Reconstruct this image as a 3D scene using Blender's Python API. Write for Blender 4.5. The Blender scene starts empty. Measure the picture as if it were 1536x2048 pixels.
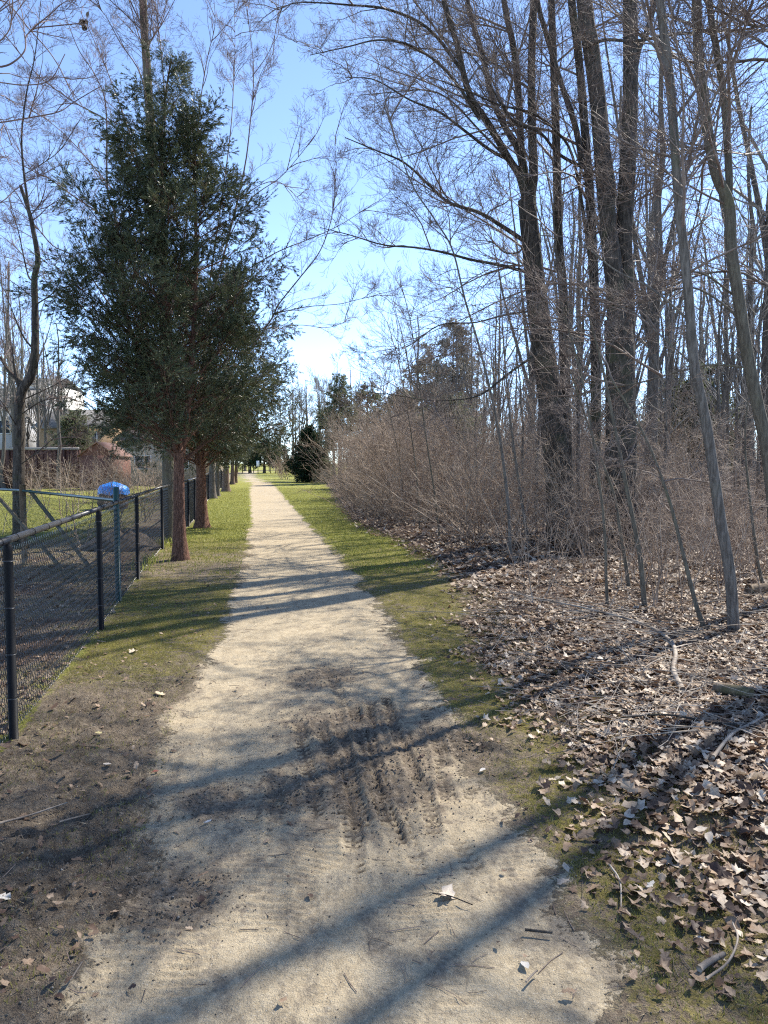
import bpy, math, random
import numpy as np
from mathutils import Vector, Matrix, Euler

random.seed(7)
RNG = np.random.default_rng(11)
R = math.radians
C = bpy.context.scene.collection
SC = bpy.context.scene

# ------------------------------------------------------------------ camera
CAM_H, FPX, PITCH = 1.65, 1500.0, R(3.74)
cam_d = bpy.data.cameras.new('camera')
cam = bpy.data.objects.new('camera', cam_d); C.objects.link(cam)
cam_d.sensor_fit = 'VERTICAL'; cam_d.sensor_height = 24.0
cam_d.lens = 24.0 * FPX / 2048.0
cam_d.clip_start = 0.05; cam_d.clip_end = 3000
cam.location = (0, 0, CAM_H)
cam.rotation_euler = (math.pi / 2 - PITCH, 0, 0)
SC.camera = cam

# ------------------------------------------------------------------ light
SUN_AZ, SUN_EL = R(45), R(46)           # azimuth clockwise from +Y
w = bpy.data.worlds.new("World"); SC.world = w; w.use_nodes = True
nt = w.node_tree; nt.nodes.clear()
sky = nt.nodes.new('ShaderNodeTexSky'); sky.sky_type = 'NISHITA'; sky.sun_disc = False
sky.sun_elevation = SUN_EL; sky.sun_rotation = SUN_AZ
sky.altitude = 2500; sky.air_density = 0.65; sky.dust_density = 0.12; sky.ozone_density = 0.7
bg = nt.nodes.new('ShaderNodeBackground'); bg.inputs['Strength'].default_value = 0.15
wo = nt.nodes.new('ShaderNodeOutputWorld')
nt.links.new(sky.outputs[0], bg.inputs['Color']); nt.links.new(bg.outputs[0], wo.inputs['Surface'])
sd = bpy.data.lights.new('sun', 'SUN'); sd.energy = 3.4; sd.angle = R(0.6); sd.color = (1.0, 0.94, 0.84)
sun = bpy.data.objects.new('sun', sd); C.objects.link(sun)
sv = Vector((math.sin(SUN_AZ) * math.cos(SUN_EL), math.cos(SUN_AZ) * math.cos(SUN_EL), math.sin(SUN_EL)))
sun.rotation_euler = sv.to_track_quat('Z', 'Y').to_euler(); sun.location = (20, 20, 30)
SC.view_settings.view_transform = 'Standard'; SC.view_settings.look = 'None'
SC.view_settings.gamma = 1; SC.view_settings.use_curve_mapping = False
SC.view_settings.exposure = 1.6
SC.cycles.max_bounces = 5; SC.cycles.transparent_max_bounces = 6
SC.cycles.use_denoising = False; SC.cycles.filter_width = 1.2; SC.cycles.sample_clamp_indirect = 4

# ------------------------------------------------------------------ placing helpers
cp, sp = math.cos(PITCH), math.sin(PITCH)
def at(px, py, Y):
    """world point at distance Y (along +Y) seen at photo pixel px,py"""
    u = (px - 768) / FPX; v = (1024 - py) / FPX
    dy = cp + v * sp; dz = -sp + v * cp
    k = Y / dy
    return np.array([u * k, Y, CAM_H + dz * k])
def gr(px, py):
    u = (px - 768) / FPX; v = (1024 - py) / FPX
    dy = cp + v * sp; dz = -sp + v * cp
    k = -CAM_H / dz
    return np.array([u * k, dy * k])
def line(pts, Y, dz=0):
    """pixel polyline -> world polyline; Y constant or list"""
    Ys = Y if hasattr(Y, '__len__') else [Y] * len(pts)
    return np.array([at(p[0], p[1], y) for p, y in zip(pts, Ys)])

# ------------------------------------------------------------------ numpy noise
def _hash(ix, iy, s):
    n = (ix * 374761393 + iy * 668265263 + s * 974634777) & 0x7fffffff
    n = ((n ^ (n >> 13)) * 1274126177) & 0x7fffffff
    n = (n ^ (n >> 16)) & 0x7fffffff
    return n / 0x7fffffff
def vnoise(x, y, s=0):
    x = np.asarray(x, float); y = np.asarray(y, float)
    ix = np.floor(x).astype(np.int64); iy = np.floor(y).astype(np.int64)
    fx = x - ix; fy = y - iy
    fx = fx * fx * (3 - 2 * fx); fy = fy * fy * (3 - 2 * fy)
    a = _hash(ix, iy, s); b = _hash(ix + 1, iy, s); c = _hash(ix, iy + 1, s); d = _hash(ix + 1, iy + 1, s)
    return (a + (b - a) * fx) * (1 - fy) + (c + (d - c) * fx) * fy
def fbm(x, y, s=0, o=4):
    t = 0; a = 0.5; n = 0
    for k in range(o):
        t = t + a * vnoise(x * 2**k + 13.7 * k, y * 2**k - 7.1 * k, s + k); n += a; a *= 0.5
    return t / n
def sst(e0, e1, x):
    t = np.clip((x - e0) / (e1 - e0), 0, 1); return t * t * (3 - 2 * t)

# ------------------------------------------------------------------ mesh helpers
def build(name, V, F, mat=None, smooth=False, attrs=None, parent=None, link=True):
    """F: list of (n,k) int arrays"""
    V = np.asarray(V, np.float32).reshape(-1, 3)
    me = bpy.data.meshes.new(name)
    me.vertices.add(len(V)); me.vertices.foreach_set('co', V.ravel())
    F = [np.asarray(f, np.int32) for f in F if len(f)]
    nl = sum(f.size for f in F); npoly = sum(len(f) for f in F)
    me.loops.add(nl); me.polygons.add(npoly)
    me.loops.foreach_set('vertex_index', np.concatenate([f.ravel() for f in F]))
    st = []; o = 0
    for f in F:
        st.append(o + np.arange(len(f)) * f.shape[1]); o += f.size
    me.polygons.foreach_set('loop_start', np.concatenate(st).astype(np.int32))
    if smooth: me.polygons.foreach_set('use_smooth', np.ones(npoly, bool))
    if attrs:
        for k, v in attrs.items():
            a = me.attributes.new(k, 'FLOAT_COLOR', 'POINT')
            a.data.foreach_set('color', np.asarray(v, np.float32).ravel())
    me.update(calc_edges=True)
    if mat: me.materials.append(mat)
    if not link: return me
    return obj(name, me, parent)
def obj(name, me, parent=None, loc=None, mat4=None):
    o = bpy.data.objects.new(name, me); C.objects.link(o)
    if parent is not None: o.parent = parent
    if mat4 is not None: o.matrix_basis = mat4
    elif loc is not None: o.location = loc
    return o
def tag(o, label=None, cat=None, group=None, kind=None):
    if label: o['label'] = label
    if cat: o['category'] = cat
    if group: o['group'] = group
    if kind: o['kind'] = kind
    return o
def thing(name, label, cat, loc, group=None, rz=0):
    o = bpy.data.objects.new(name, None); C.objects.link(o)
    o.location = loc; o.rotation_euler = (0, 0, rz); o.empty_display_size = .2
    return tag(o, label, cat, group)

class MB:
    def __init__(s): s.V = []; s.F = {}; s.n = 0
    def add(s, V, F):
        V = np.asarray(V, float).reshape(-1, 3)
        for f in (F if isinstance(F, list) else [F]):
            f = np.asarray(f, int)
            if len(f): s.F.setdefault(f.shape[1], []).append(f + s.n)
        s.V.append(V); s.n += len(V); return s
    def tube(s, P, Rr, S=6, cap=True):
        V, F = tubes(np.asarray(P, float)[None], np.asarray(Rr, float)[None] if hasattr(Rr, '__len__') else np.full((1, len(P)), Rr), S)
        s.add(V, F)
        if cap:
            n = len(P); a = np.arange(S)
            s.F.setdefault(S, []).append((a[::-1] + s.n - n * S)[None]); s.F[S].append((a + s.n - S)[None])
        return s
    def box(s, c, d, rz=0):
        x, y, z = [q / 2 for q in d]
        v = np.array([[i, j, k] for i in (-x, x) for j in (-y, y) for k in (-z, z)])
        cs, sn = math.cos(rz), math.sin(rz)
        v = np.stack([v[:, 0] * cs - v[:, 1] * sn, v[:, 0] * sn + v[:, 1] * cs, v[:, 2]], 1) + np.array(c)
        return s.add(v, np.array([[0, 1, 3, 2], [4, 6, 7, 5], [0, 4, 5, 1], [2, 3, 7, 6], [0, 2, 6, 4], [1, 5, 7, 3]]))
    def build(s, name, mat, parent=None, smooth=False, link=True):
        return build(name, np.concatenate(s.V), [np.concatenate(f) for f in s.F.values()], mat, smooth, parent=parent, link=link)

def tubes(P, Rr, S=3):
    """P (N,K,3), Rr (N,K) -> verts, quads"""
    N, K, _ = P.shape
    T = np.gradient(P, axis=1); T /= np.linalg.norm(T, axis=2, keepdims=True) + 1e-9
    m = T.mean(axis=1); m /= np.linalg.norm(m, axis=1, keepdims=True) + 1e-9
    ref = np.where(np.abs(m[:, 2:3]) < 0.8, np.array([[0, 0, 1.]]), np.array([[1., 0, 0]]))[:, None, :]
    U = np.cross(T, ref); U /= np.linalg.norm(U, axis=2, keepdims=True) + 1e-9
    W = np.cross(T, U)
    a = np.arange(S) * 2 * math.pi / S
    V = P[:, :, None, :] + Rr[:, :, None, None] * (U[:, :, None, :] * np.cos(a)[None, None, :, None] + W[:, :, None, :] * np.sin(a)[None, None, :, None])
    base = (np.arange(N)[:, None, None] * K + np.arange(K - 1)[None, :, None]) * S
    i = np.arange(S)[None, None, :]; j = (i + 1) % S
    F = np.stack([base + i, base + S + i, base + S + j, base + j], -1).reshape(-1, 4)
    return V.reshape(-1, 3), F
def smoothline(P, K):
    """Catmull-Rom resample to K points"""
    P = np.asarray(P, float)
    if len(P) < 3:
        t = np.linspace(0, 1, K)[:, None]; return P[0] * (1 - t) + P[-1] * t
    Q = np.vstack([2 * P[0] - P[1], P, 2 * P[-1] - P[-2]])
    n = len(P) - 1
    ts = np.linspace(0, n - 1e-6, K); i = ts.astype(int); t = (ts - i)[:, None]
    a, b, c, d = Q[i], Q[i + 1], Q[i + 2], Q[i + 3]
    return .5 * ((2 * b) + (c - a) * t + (2 * a - 5 * b + 4 * c - d) * t**2 + (3 * b - a - 3 * c + d) * t**3)
def grow(P, Rr, n, L, rng, t0=.15, t1=.98, ang=(35, 65), up=.3, wig=.15, K=5, rr=.55, rend=.3, rmin=.0015, flat=0., shrink=.6, weight=None, upcurve=0.):
    """children polylines spawned along parents"""
    N, Kp, _ = P.shape
    if weight is None:
        weight = np.linalg.norm(P[:, -1] - P[:, 0], axis=1)
    weight = weight / weight.sum()
    idx = rng.choice(N, n, p=weight)
    t = rng.uniform(t0, t1, n)
    f = t * (Kp - 1); i = np.minimum(f.astype(int), Kp - 2); fr = (f - i)[:, None]
    B = P[idx, i] * (1 - fr) + P[idx, i + 1] * fr
    T = P[idx, i + 1] - P[idx, i]; T /= np.linalg.norm(T, axis=1, keepdims=True) + 1e-9
    r0 = (Rr[idx, i] * (1 - fr[:, 0]) + Rr[idx, i + 1] * fr[:, 0]) * rr
    r0 = np.maximum(r0, rmin * 1.2)
    rd = rng.normal(size=(n, 3)); rd[:, 2] *= (1 - flat)
    pp = rd - (rd * T).sum(1, keepdims=True) * T; pp /= np.linalg.norm(pp, axis=1, keepdims=True) + 1e-9
    a = np.radians(rng.uniform(ang[0], ang[1], n))[:, None]
    D = np.cos(a) * T + np.sin(a) * pp
    ln = L * (1 - shrink * t) * rng.uniform(.6, 1.15, n)
    out = np.zeros((n, K, 3)); out[:, 0] = B
    for k in range(1, K):
        D = D + rng.normal(size=(n, 3)) * wig
        D[:, 2] += up / (K - 1) + upcurve * (k / (K - 1)) / (K - 1)
        D /= np.linalg.norm(D, axis=1, keepdims=True) + 1e-9
        out[:, k] = out[:, k - 1] + D * (ln / (K - 1))[:, None]
    rad = np.maximum(r0[:, None] * np.linspace(1, rend, K)[None], rmin)
    return out, rad

# ------------------------------------------------------------------ materials
def M(name, col, rough=.85, spec=.3, metal=0):
    m = bpy.data.materials.new(name); m.use_nodes = True
    b = m.node_tree.nodes['Principled BSDF']
    b.inputs['Base Color'].default_value = (*col, 1); b.inputs['Roughness'].default_value = rough
    b.inputs['Specular IOR Level'].default_value = spec; b.inputs['Metallic'].default_value = metal
    return m
class NT:
    def __init__(s, m): s.t = m.node_tree; s.b = s.t.nodes.get('Principled BSDF')
    def n(s, ty, **k):
        x = s.t.nodes.new(ty)
        for a, v in k.items(): setattr(x, a, v)
        return x
    def l(s, a, b): s.t.links.new(a, b)
    def coord(s, kind='Object', scale=(1, 1, 1)):
        tc = s.n('ShaderNodeTexCoord'); mp = s.n('ShaderNodeMapping'); mp.inputs['Scale'].default_value = scale
        s.l(tc.outputs[kind], mp.inputs['Vector']); return mp.outputs[0]
    def noise(s, vec, scale, detail=4, rough=.6, dist=0):
        x = s.n('ShaderNodeTexNoise'); x.inputs['Scale'].default_value = scale; x.inputs['Detail'].default_value = detail
        x.inputs['Roughness'].default_value = rough; x.inputs['Distortion'].default_value = dist
        s.l(vec, x.inputs['Vector']); return x.outputs['Fac']
    def ramp(s, fac, stops):
        x = s.n('ShaderNodeValToRGB'); e = x.color_ramp.elements
        while len(e) < len(stops): e.new(.5)
        for q, (p, c) in zip(e, stops): q.position = p; q.color = (*c, 1) if len(c) == 3 else c
        s.l(fac, x.inputs[0]); return x.outputs[0]
    def math(s, op, a, b=None, c=None, clamp=False):
        x = s.n('ShaderNodeMath', operation=op, use_clamp=clamp)
        for i, v in enumerate((a, b, c)):
            if v is None: continue
            if isinstance(v, (int, float)): x.inputs[i].default_value = v
            else: s.l(v, x.inputs[i])
        return x.outputs[0]
    def mix(s, f, a, b):
        x = s.n('ShaderNodeMix', data_type='RGBA')
        for i, v in ((0, f), (6, a), (7, b)):
            if isinstance(v, (int, float)): x.inputs[i].default_value = v
            elif isinstance(v, tuple): x.inputs[i].default_value = (*v, 1)
            else: s.l(v, x.inputs[i])
        return x.outputs[2]
    def step(s, x, e0, e1):
        q = s.n('ShaderNodeMapRange', interpolation_type='SMOOTHSTEP'); q.inputs[1].default_value = e0; q.inputs[2].default_value = e1
        s.l(x, q.inputs[0]); return q.outputs[0]
    def bump(s, h, dist, strength=1., prev=None):
        b = s.n('ShaderNodeBump'); b.inputs['Distance'].default_value = dist; b.inputs['Strength'].default_value = strength
        s.l(h, b.inputs['Height'])
        if prev is not None: s.l(prev, b.inputs['Normal'])
        return b.outputs[0]

def bark(name, c0, c1, moss=None, rough=.9, vs=9, bd=.02, hs=1.0):
    m = M(name, c0, rough, .2); q = NT(m)
    v = q.coord('Object', (vs, vs, vs * .16))
    n1 = q.noise(v, 3.0 * hs, 6, .65, .6); v2 = q.coord('Object', (1, 1, 1)); n2 = q.noise(v2, 1.7, 4)
    col = q.mix(q.step(n1, .35, .68), c0, c1)
    if moss: col = q.mix(q.math('MULTIPLY', q.step(n2, .52, .7), .7), col, moss)
    q.l(col, q.b.inputs['Base Color']); q.l(q.bump(n1, bd), q.b.inputs['Normal'])
    return m
MAT = {}
MAT['bark_dark'] = bark('bark_dark', (.032, .027, .023), (.115, .098, .082), (.075, .08, .042), vs=11, bd=.035)
MAT['bark_grey'] = bark('bark_grey', (.085, .072, .06), (.2, .175, .15), (.13, .13, .085), vs=14, bd=.008)
MAT['bark_far'] = bark('bark_far', (.07, .06, .05), (.17, .15, .13), bd=.01)
MAT['bark_cedar'] = bark('bark_cedar', (.07, .036, .025), (.27, .145, .10), vs=24, bd=.03)
MAT['bark_cedar2'] = bark('bark_cedar_tan', (.11, .075, .055), (.26, .19, .145), vs=16, bd=.015)
MAT['bark_olive'] = bark('bark_olive', (.085, .072, .055), (.17, .15, .115), (.12, .115, .065), vs=14, bd=.008)
def twigmat(name, c0, c1):
    m = M(name, c0, .7, .3); q = NT(m)
    n = q.noise(q.coord('Object'), 3.5, 3)
    q.l(q.mix(q.step(n, .35, .65), c0, c1), q.b.inputs['Base Color']); return m
MAT['twig'] = twigmat('twig_bark', (.12, .085, .07), (.22, .17, .14))
MAT['twig_red'] = twigmat('twig_red', (.13, .08, .07), (.2, .14, .12))
MAT['twig_shrub'] = twigmat('twig_shrub', (.17, .118, .085), (.46, .355, .265))
MAT['twig_far'] = twigmat('twig_far', (.17, .15, .13), (.3, .27, .235))
MAT['twig_pale'] = twigmat('twig_pale', (.14, .11, .085), (.42, .36, .29))
def leafmat(name, cols, trans=.3, scale=2.2, rough=.55):
    m = bpy.data.materials.new(name); m.use_nodes = True; q = NT(m); t = m.node_tree
    b = q.b; b.inputs['Roughness'].default_value = rough; b.inputs['Specular IOR Level'].default_value = .35
    n = q.noise(q.coord('Object'), scale, 5, .7)
    wn = q.n('ShaderNodeTexWhiteNoise', noise_dimensions='3D')
    col = q.ramp(n, [(.25 + .5 * i / max(1, len(cols) - 1), c) for i, c in enumerate(cols)])
    q.l(col, b.inputs['Base Color'])
    tr = q.n('ShaderNodeBsdfTranslucent'); q.l(col, tr.inputs['Color'])
    mx = q.n('ShaderNodeMixShader'); mx.inputs[0].default_value = trans
    q.l(b.outputs[0], mx.inputs[1]); q.l(tr.outputs[0], mx.inputs[2]); q.l(mx.outputs[0], t.nodes['Material Output'].inputs['Surface'])
    return m
MAT['cedar_leaf'] = leafmat('cedar_leaf', [(.028, .043, .028), (.058, .076, .043), (.115, .125, .06), (.18, .145, .08)], .3, 5, .4)
MAT['spruce_leaf'] = leafmat('spruce_leaf', [(.015, .038, .02), (.03, .065, .03), (.06, .10, .035)], .2, 2)
MAT['pine_leaf'] = leafmat('pine_leaf', [(.11, .135, .07), (.17, .19, .105), (.24, .235, .15)], .45, 1)
MAT['pine_tan'] = leafmat('pine_tan', [(.17, .165, .12), (.26, .235, .18), (.34, .29, .225)], .45, 1)

def ground_mat():
    m = M('ground_mix', (.3, .25, .2), .95, .15); q = NT(m)
    P = q.coord('Object')
    a = q.n('ShaderNodeAttribute', attribute_name='mask'); sep = q.n('ShaderNodeSeparateColor'); q.l(a.outputs['Color'], sep.inputs[0])
    a2 = q.n('ShaderNodeAttribute', attribute_name='maskb'); se2 = q.n('ShaderNodeSeparateColor'); q.l(a2.outputs['Color'], se2.inputs[0])
    path, mud, green = sep.outputs[0], sep.outputs[1], sep.outputs[2]
    litter, fresh, dry = se2.outputs[0], se2.outputs[1], se2.outputs[2]
    n1 = q.noise(P, 1.6, 5); n8 = q.noise(P, 9, 6, .7, .4); n40 = q.noise(P, 42, 5, .75); n150 = q.noise(P, 160, 3, .7)
    # soil / dead thatch
    soil = q.ramp(n40, [(.3, (.105, .08, .058)), (.5, (.235, .185, .133)), (.68, (.39, .32, .235))])
    soil = q.mix(q.step(n150, .58, .7), soil, (.36, .30, .2))
    gravel = q.ramp(q.math('ADD', q.math('MULTIPLY', n8, .6), q.math('MULTIPLY', n40, .4)), [(.34, (.26, .207, .135)), (.5, (.395, .322, .213)), (.66, (.51, .428, .295))])
    gravel = q.mix(q.math('MULTIPLY', q.step(n150, .56, .68), .55), gravel, (.12, .10, .08))
    gravel = q.mix(q.math('MULTIPLY', q.step(q.noise(P, 210, 2, .5), .64, .70), .7), gravel, (.62, .58, .5))
    mudc = q.ramp(n40, [(.3, (.055, .044, .033)), (.5, (.145, .115, .084)), (.7, (.29, .24, .18))])
    moss = q.ramp(n40, [(.28, (.07, .062, .016)), (.5, (.19, .17, .038)), (.7, (.34, .29, .08))])
    moss = q.mix(q.step(n8, .45, .7), moss, q.ramp(n40, [(.3, (.09, .075, .03)), (.7, (.24, .19, .085))]))
    lawn = q.ramp(n40, [(.28, (.11, .12, .025)), (.5, (.23, .235, .048)), (.7, (.36, .33, .09))])
    lawn = q.mix(q.math('MULTIPLY', q.step(n8, .5, .75), .45), lawn, (.24, .21, .06))
    gc = q.mix(fresh, moss, lawn)
    nz = q.math('SUBTRACT', q.math('ADD', q.math('MULTIPLY', n8, .6), q.math('MULTIPLY', n40, .4)), .5)
    gm = q.step(q.math('ADD', green, q.math('MULTIPLY', nz, 4.0)), .30, .72)
    pm = q.step(q.math('ADD', path, q.math('MULTIPLY', nz, 2.6)), .34, .64)
    mm = q.step(q.math('ADD', mud, q.math('MULTIPLY', nz, 5.0)), .35, .95)
    lit = q.ramp(n40, [(.3, (.045, .03, .022)), (.5, (.11, .075, .055)), (.62, (.24, .165, .12)), (.72, (.4, .3, .23))])
    col = q.mix(gm, soil, gc)
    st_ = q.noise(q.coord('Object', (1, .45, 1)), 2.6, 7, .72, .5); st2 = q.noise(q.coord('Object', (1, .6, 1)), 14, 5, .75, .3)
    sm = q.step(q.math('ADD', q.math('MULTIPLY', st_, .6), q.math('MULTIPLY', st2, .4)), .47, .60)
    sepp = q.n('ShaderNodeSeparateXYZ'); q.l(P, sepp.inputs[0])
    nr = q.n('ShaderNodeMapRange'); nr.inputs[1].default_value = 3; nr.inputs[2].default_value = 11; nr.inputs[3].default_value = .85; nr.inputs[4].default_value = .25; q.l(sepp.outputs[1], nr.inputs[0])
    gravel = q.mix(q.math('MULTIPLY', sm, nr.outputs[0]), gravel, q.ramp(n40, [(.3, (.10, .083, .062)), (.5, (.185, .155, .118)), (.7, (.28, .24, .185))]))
    gravel = q.mix(q.step(q.math('ADD', dry, q.math('MULTIPLY', q.math('SUBTRACT', n40, .5), .9)), .35, .85), gravel, (.075, .06, .044))  # track channel: pressed mud plus tread shadow painted into the colour
    col = q.mix(pm, col, gravel)
    col = q.mix(q.math('MULTIPLY', mm, .95), col, mudc)
    col = q.mix(q.step(q.math('ADD', litter, q.math('MULTIPLY', nz, 1.0)), .4, .6), col, lit)
    q.l(col, q.b.inputs['Base Color'])
    h = q.math('ADD', q.math('MULTIPLY', n40, 1.0), q.math('MULTIPLY', n150, .45))
    amt = q.math('ADD', q.math('MULTIPLY', q.math('SUBTRACT', 1.0, pm), .8), .35)
    b1 = q.bump(q.math('MULTIPLY', h, amt), .035, 1.0)
    q.l(b1, q.b.inputs['Normal'])
    return m
MAT['ground'] = ground_mat()

# ------------------------------------------------------------------ ground layout (world metres)
tab = [(2300, 60, 1440), (2048, 120, 1300), (1900, 190, 1215), (1800, 250, 1150), (1700, 300, 1085), (1600, 330, 1015), (1500, 352, 935), (1400, 368, 868),
       (1300, 415, 812), (1250, 440, 790), (1200, 462, 760), (1140, 487, 700), (1088, 496, 660), (1062, 499, 634), (1036, 504, 606), (1010, 501, 582),
       (985, 500, 562), (976, 500, 554), (969, 503, 546), (962, 494, 527), (955, 485, 513), (948, 483, 508), (944, 488, 513), (941, 495, 522)]
ed = []
for py, l, r in tab:
    a, b = gr(l, py), gr(r, py); ed.append((a[1], a[0], b[0]))
ed = np.array(sorted(ed))
def pathL(y): return np.interp(y, ed[:, 0], ed[:, 1])
def pathR(y): return np.interp(y, ed[:, 0], ed[:, 2])
lt = [(2600, 2100), (2048, 1720), (1870, 1540), (1830, 1490), (1740, 1380), (1640, 1255), (1560, 1195), (1460, 1130), (1400, 1085), (1330, 990), (1260, 948), (1200, 925), (1140, 872),
      (1100, 828), (1080, 790), (1060, 735), (1040, 692), (1000, 668), (985, 662), (965, 652), (955, 648)]
le = np.array(sorted([(gr(x, y)[1], gr(x, y)[0]) for y, x in lt]))
def litE(y): return np.interp(y, le[:, 0], le[:, 1])
def fenceX(y): return np.interp(y, [0, 4.42, 7.34, 10.6, 14.4, 18.9, 21.7, 34, 44, 60, 90, 130], [-1.30, -2.23, -2.80, -3.50, -4.27, -4.97, -5.48, -7.95, -9.7, -12.4, -17.5, -24.5])

MUDC = [(*gr(750, 1520), .55, .8), (*gr(640, 1345), .32, .4), (*gr(690, 1440), .5, .45), (*gr(880, 1480), .42, .42), (*gr(430, 1590), .22, .25), (*gr(560, 1570), .22, .4), (*gr(330, 1780), .25, .3)]
TRK = [((700, 1400), (800, 1700), .05, .016), ((770, 1380), (830, 1560), .045, .014), ((640, 1440), (700, 1640), .05, .010), ((850, 1400), (905, 1600), .05, .011),
       ((560, 1520), (540, 1720), .05, .007), ((640, 1300), (690, 1420), .05, .007), ((480, 1500), (430, 1720), .045, .004), ((350, 1500), (270, 1850), .05, .005), ((900, 1640), (960, 1760), .05, .006),
       ((735, 1390), (770, 1600), .04, .012), ((668, 1420), (735, 1660), .05, .012), ((600, 1430), (630, 1640), .05, .009), ((810, 1440), (870, 1680), .045, .008), ((690, 1560), (720, 1760), .05, .008),
       ((780, 1540), (850, 1760), .04, .006), ((520, 1560), (480, 1800), .05, .003), ((430, 1440), (360, 1700), .045, .004), ((300, 1650), (180, 1990), .05, .004), ((610, 1700), (600, 1900), .05, .005)]
def tracks(x, y):
    """relief (m) and colour mask of the tyre tracks (pressed mud and painted groove shadow)"""
    h = np.zeros_like(x); mk = np.zeros_like(x)
    for a, b, wd, dp in TRK:
        A, B = gr(*a), gr(*b); d = B - A; ln = np.hypot(*d); d = d / ln; nn = np.array([-d[1], d[0]])
        u = (x - A[0]) * d[0] + (y - A[1]) * d[1]; v = (x - A[0]) * nn[0] + (y - A[1]) * nn[1] + .015 * np.sin(u * 3.1 + A[0] * 9)
        near = (np.abs(v) < wd * 2.5) & (u > -.1) & (u < ln + .1)
        if not near.any(): continue
        u, v = u[near], v[near]; X_, Y_ = x[near], y[near]
        inb = sst(0, .15, u) * sst(0, .15, ln - u) * sst(.30, .48, fbm(X_ * 5, Y_ * 3, 78, 3) + .05)
        band = sst(wd, wd * .75, np.abs(v)); av = np.abs(v)
        lug = sst(-.2, .35, np.sin(u * 2 * math.pi / .052 + av * 55)); centre = sst(wd * .3, wd * .15, av)
        h[near] += -inb * band * dp * (.35 + .95 * lug * (1 - centre) + .7 * centre) + inb * np.exp(-((av - wd * 1.2) / .014) ** 2) * dp * .8
        mk[near] = np.maximum(mk[near], inb * band * np.clip(.25 + .75 * lug * (1 - centre) + .6 * centre, 0, 1) * min(1, dp / .010))
    return h, mk
def height(x, y):
    x = np.asarray(x, float); y = np.asarray(y, float)
    near = np.clip(1.6 - y / 9, 0, 1)
    h = (fbm(x * .5, y * .5, 3, 3) - .5) * .05
    L, Rr = pathL(y), pathR(y)
    onp = sst(-.25, .15, x - L) * sst(-.25, .15, Rr - x)
    h = h - .02 * onp
    rough = (fbm(x * 7, y * 7, 9, 4) - .5)
    rid = np.abs(fbm(x * 11, y * 11, 21, 3) - .5) * 2
    m = mudmask(x, y)
    h = h + near * rough * (.03 + .09 * m * (1 - .75 * onp)) * (1 - .6 * onp * (1 - m))
    h = h - near * m * np.clip(.3 - rid, 0, 1) * (.09 - .06 * onp)
    lm = sst(0, .8, x - litE(y))
    h = h + lm * (.05 + .09 * fbm(x * .8, y * .8, 31, 3)) * sst(200, 60, y)
    if x.size: h = h + tracks(x, y)[0]
    # scattered tread marks and hoof/boot marks over the muddy part
    tr = np.sin(y * 150 + 4 * fbm(x * 2, y * 2, 50, 2) * 6) * sst(.55, .7, fbm(x * 5, y * 2.2, 51, 3)) * near * onp
    h = h + tr * .004
    return h
def mudmask(x, y):
    m = np.zeros_like(np.asarray(x, float))
    for cx, cy, sx, sy in MUDC:
        m = np.maximum(m, np.exp(-((x - cx) / sx) ** 2 - ((y - cy) / sy) ** 2) * .95)
    m = m * (.95 + .8 * fbm(x * 3, y * 3, 60, 3))
    L = pathL(y)
    leftmud = sst(.25, -.12, x - L) * sst(6.6, 5.4, y + (fbm(x * 2, y * 2, 61, 2) - .5) * 1.2)
    m = np.maximum(m, leftmud * (.2 + .7 * fbm(x * 2.2, y * 2.2, 62, 3)))
    near_right = sst(-.2, .1, x - pathR(y)) * sst(3.6, 3.0, y) * .22
    return np.clip(np.maximum(m, near_right), 0, 1)
def gz(x, y): return float(height(np.array([x]), np.array([y]))[0])

# non-uniform grid
def axis_y():
    v = [1.3]; 
    while v[-1] < 260:
        y = v[-1]; v.append(y + max(.009, .009 * (y / 3.0) ** 1.9) if y < 60 else y + 6)
    v = [-20, -8, -3, -1, 0, .7, 1.1] + v + [400, 900, 2500]
    return np.array(v)
def axis_x():
    v = [0.]
    while v[-1] < 130:
        x = v[-1]; v.append(x + max(.011, .011 * (x / 1.1) ** 1.25) if x < 60 else x + 5)
    v = v + [220, 600, 2500]
    v = np.array(v); return np.concatenate([-v[:0:-1], v])
ax, ay = axis_x(), axis_y()
X, Y = np.meshgrid(ax, ay)
nx, ny = len(ax), len(ay)
Hh = height(X, Y)
Lx, Rx, Ex, Fx = pathL(Y), pathR(Y), litE(Y), fenceX(Y)
wob = (fbm(X * 1.7, Y * 1.7, 5, 4) - .5)
wobf = (fbm(X * 9, Y * 9, 6, 4) - .5)
far = sst(10, 30, Y)
edgew = wob * .55 * (1 - far * .6) + wobf * .16
soft = .14 + .1 * (1 - far)
pmask = sst(-soft, soft, X - Lx + edgew) * sst(-soft, soft, Rx - X + edgew) * (Y < 150)
inyard = X < Fx
mudm = mudmask(X, Y)
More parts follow.
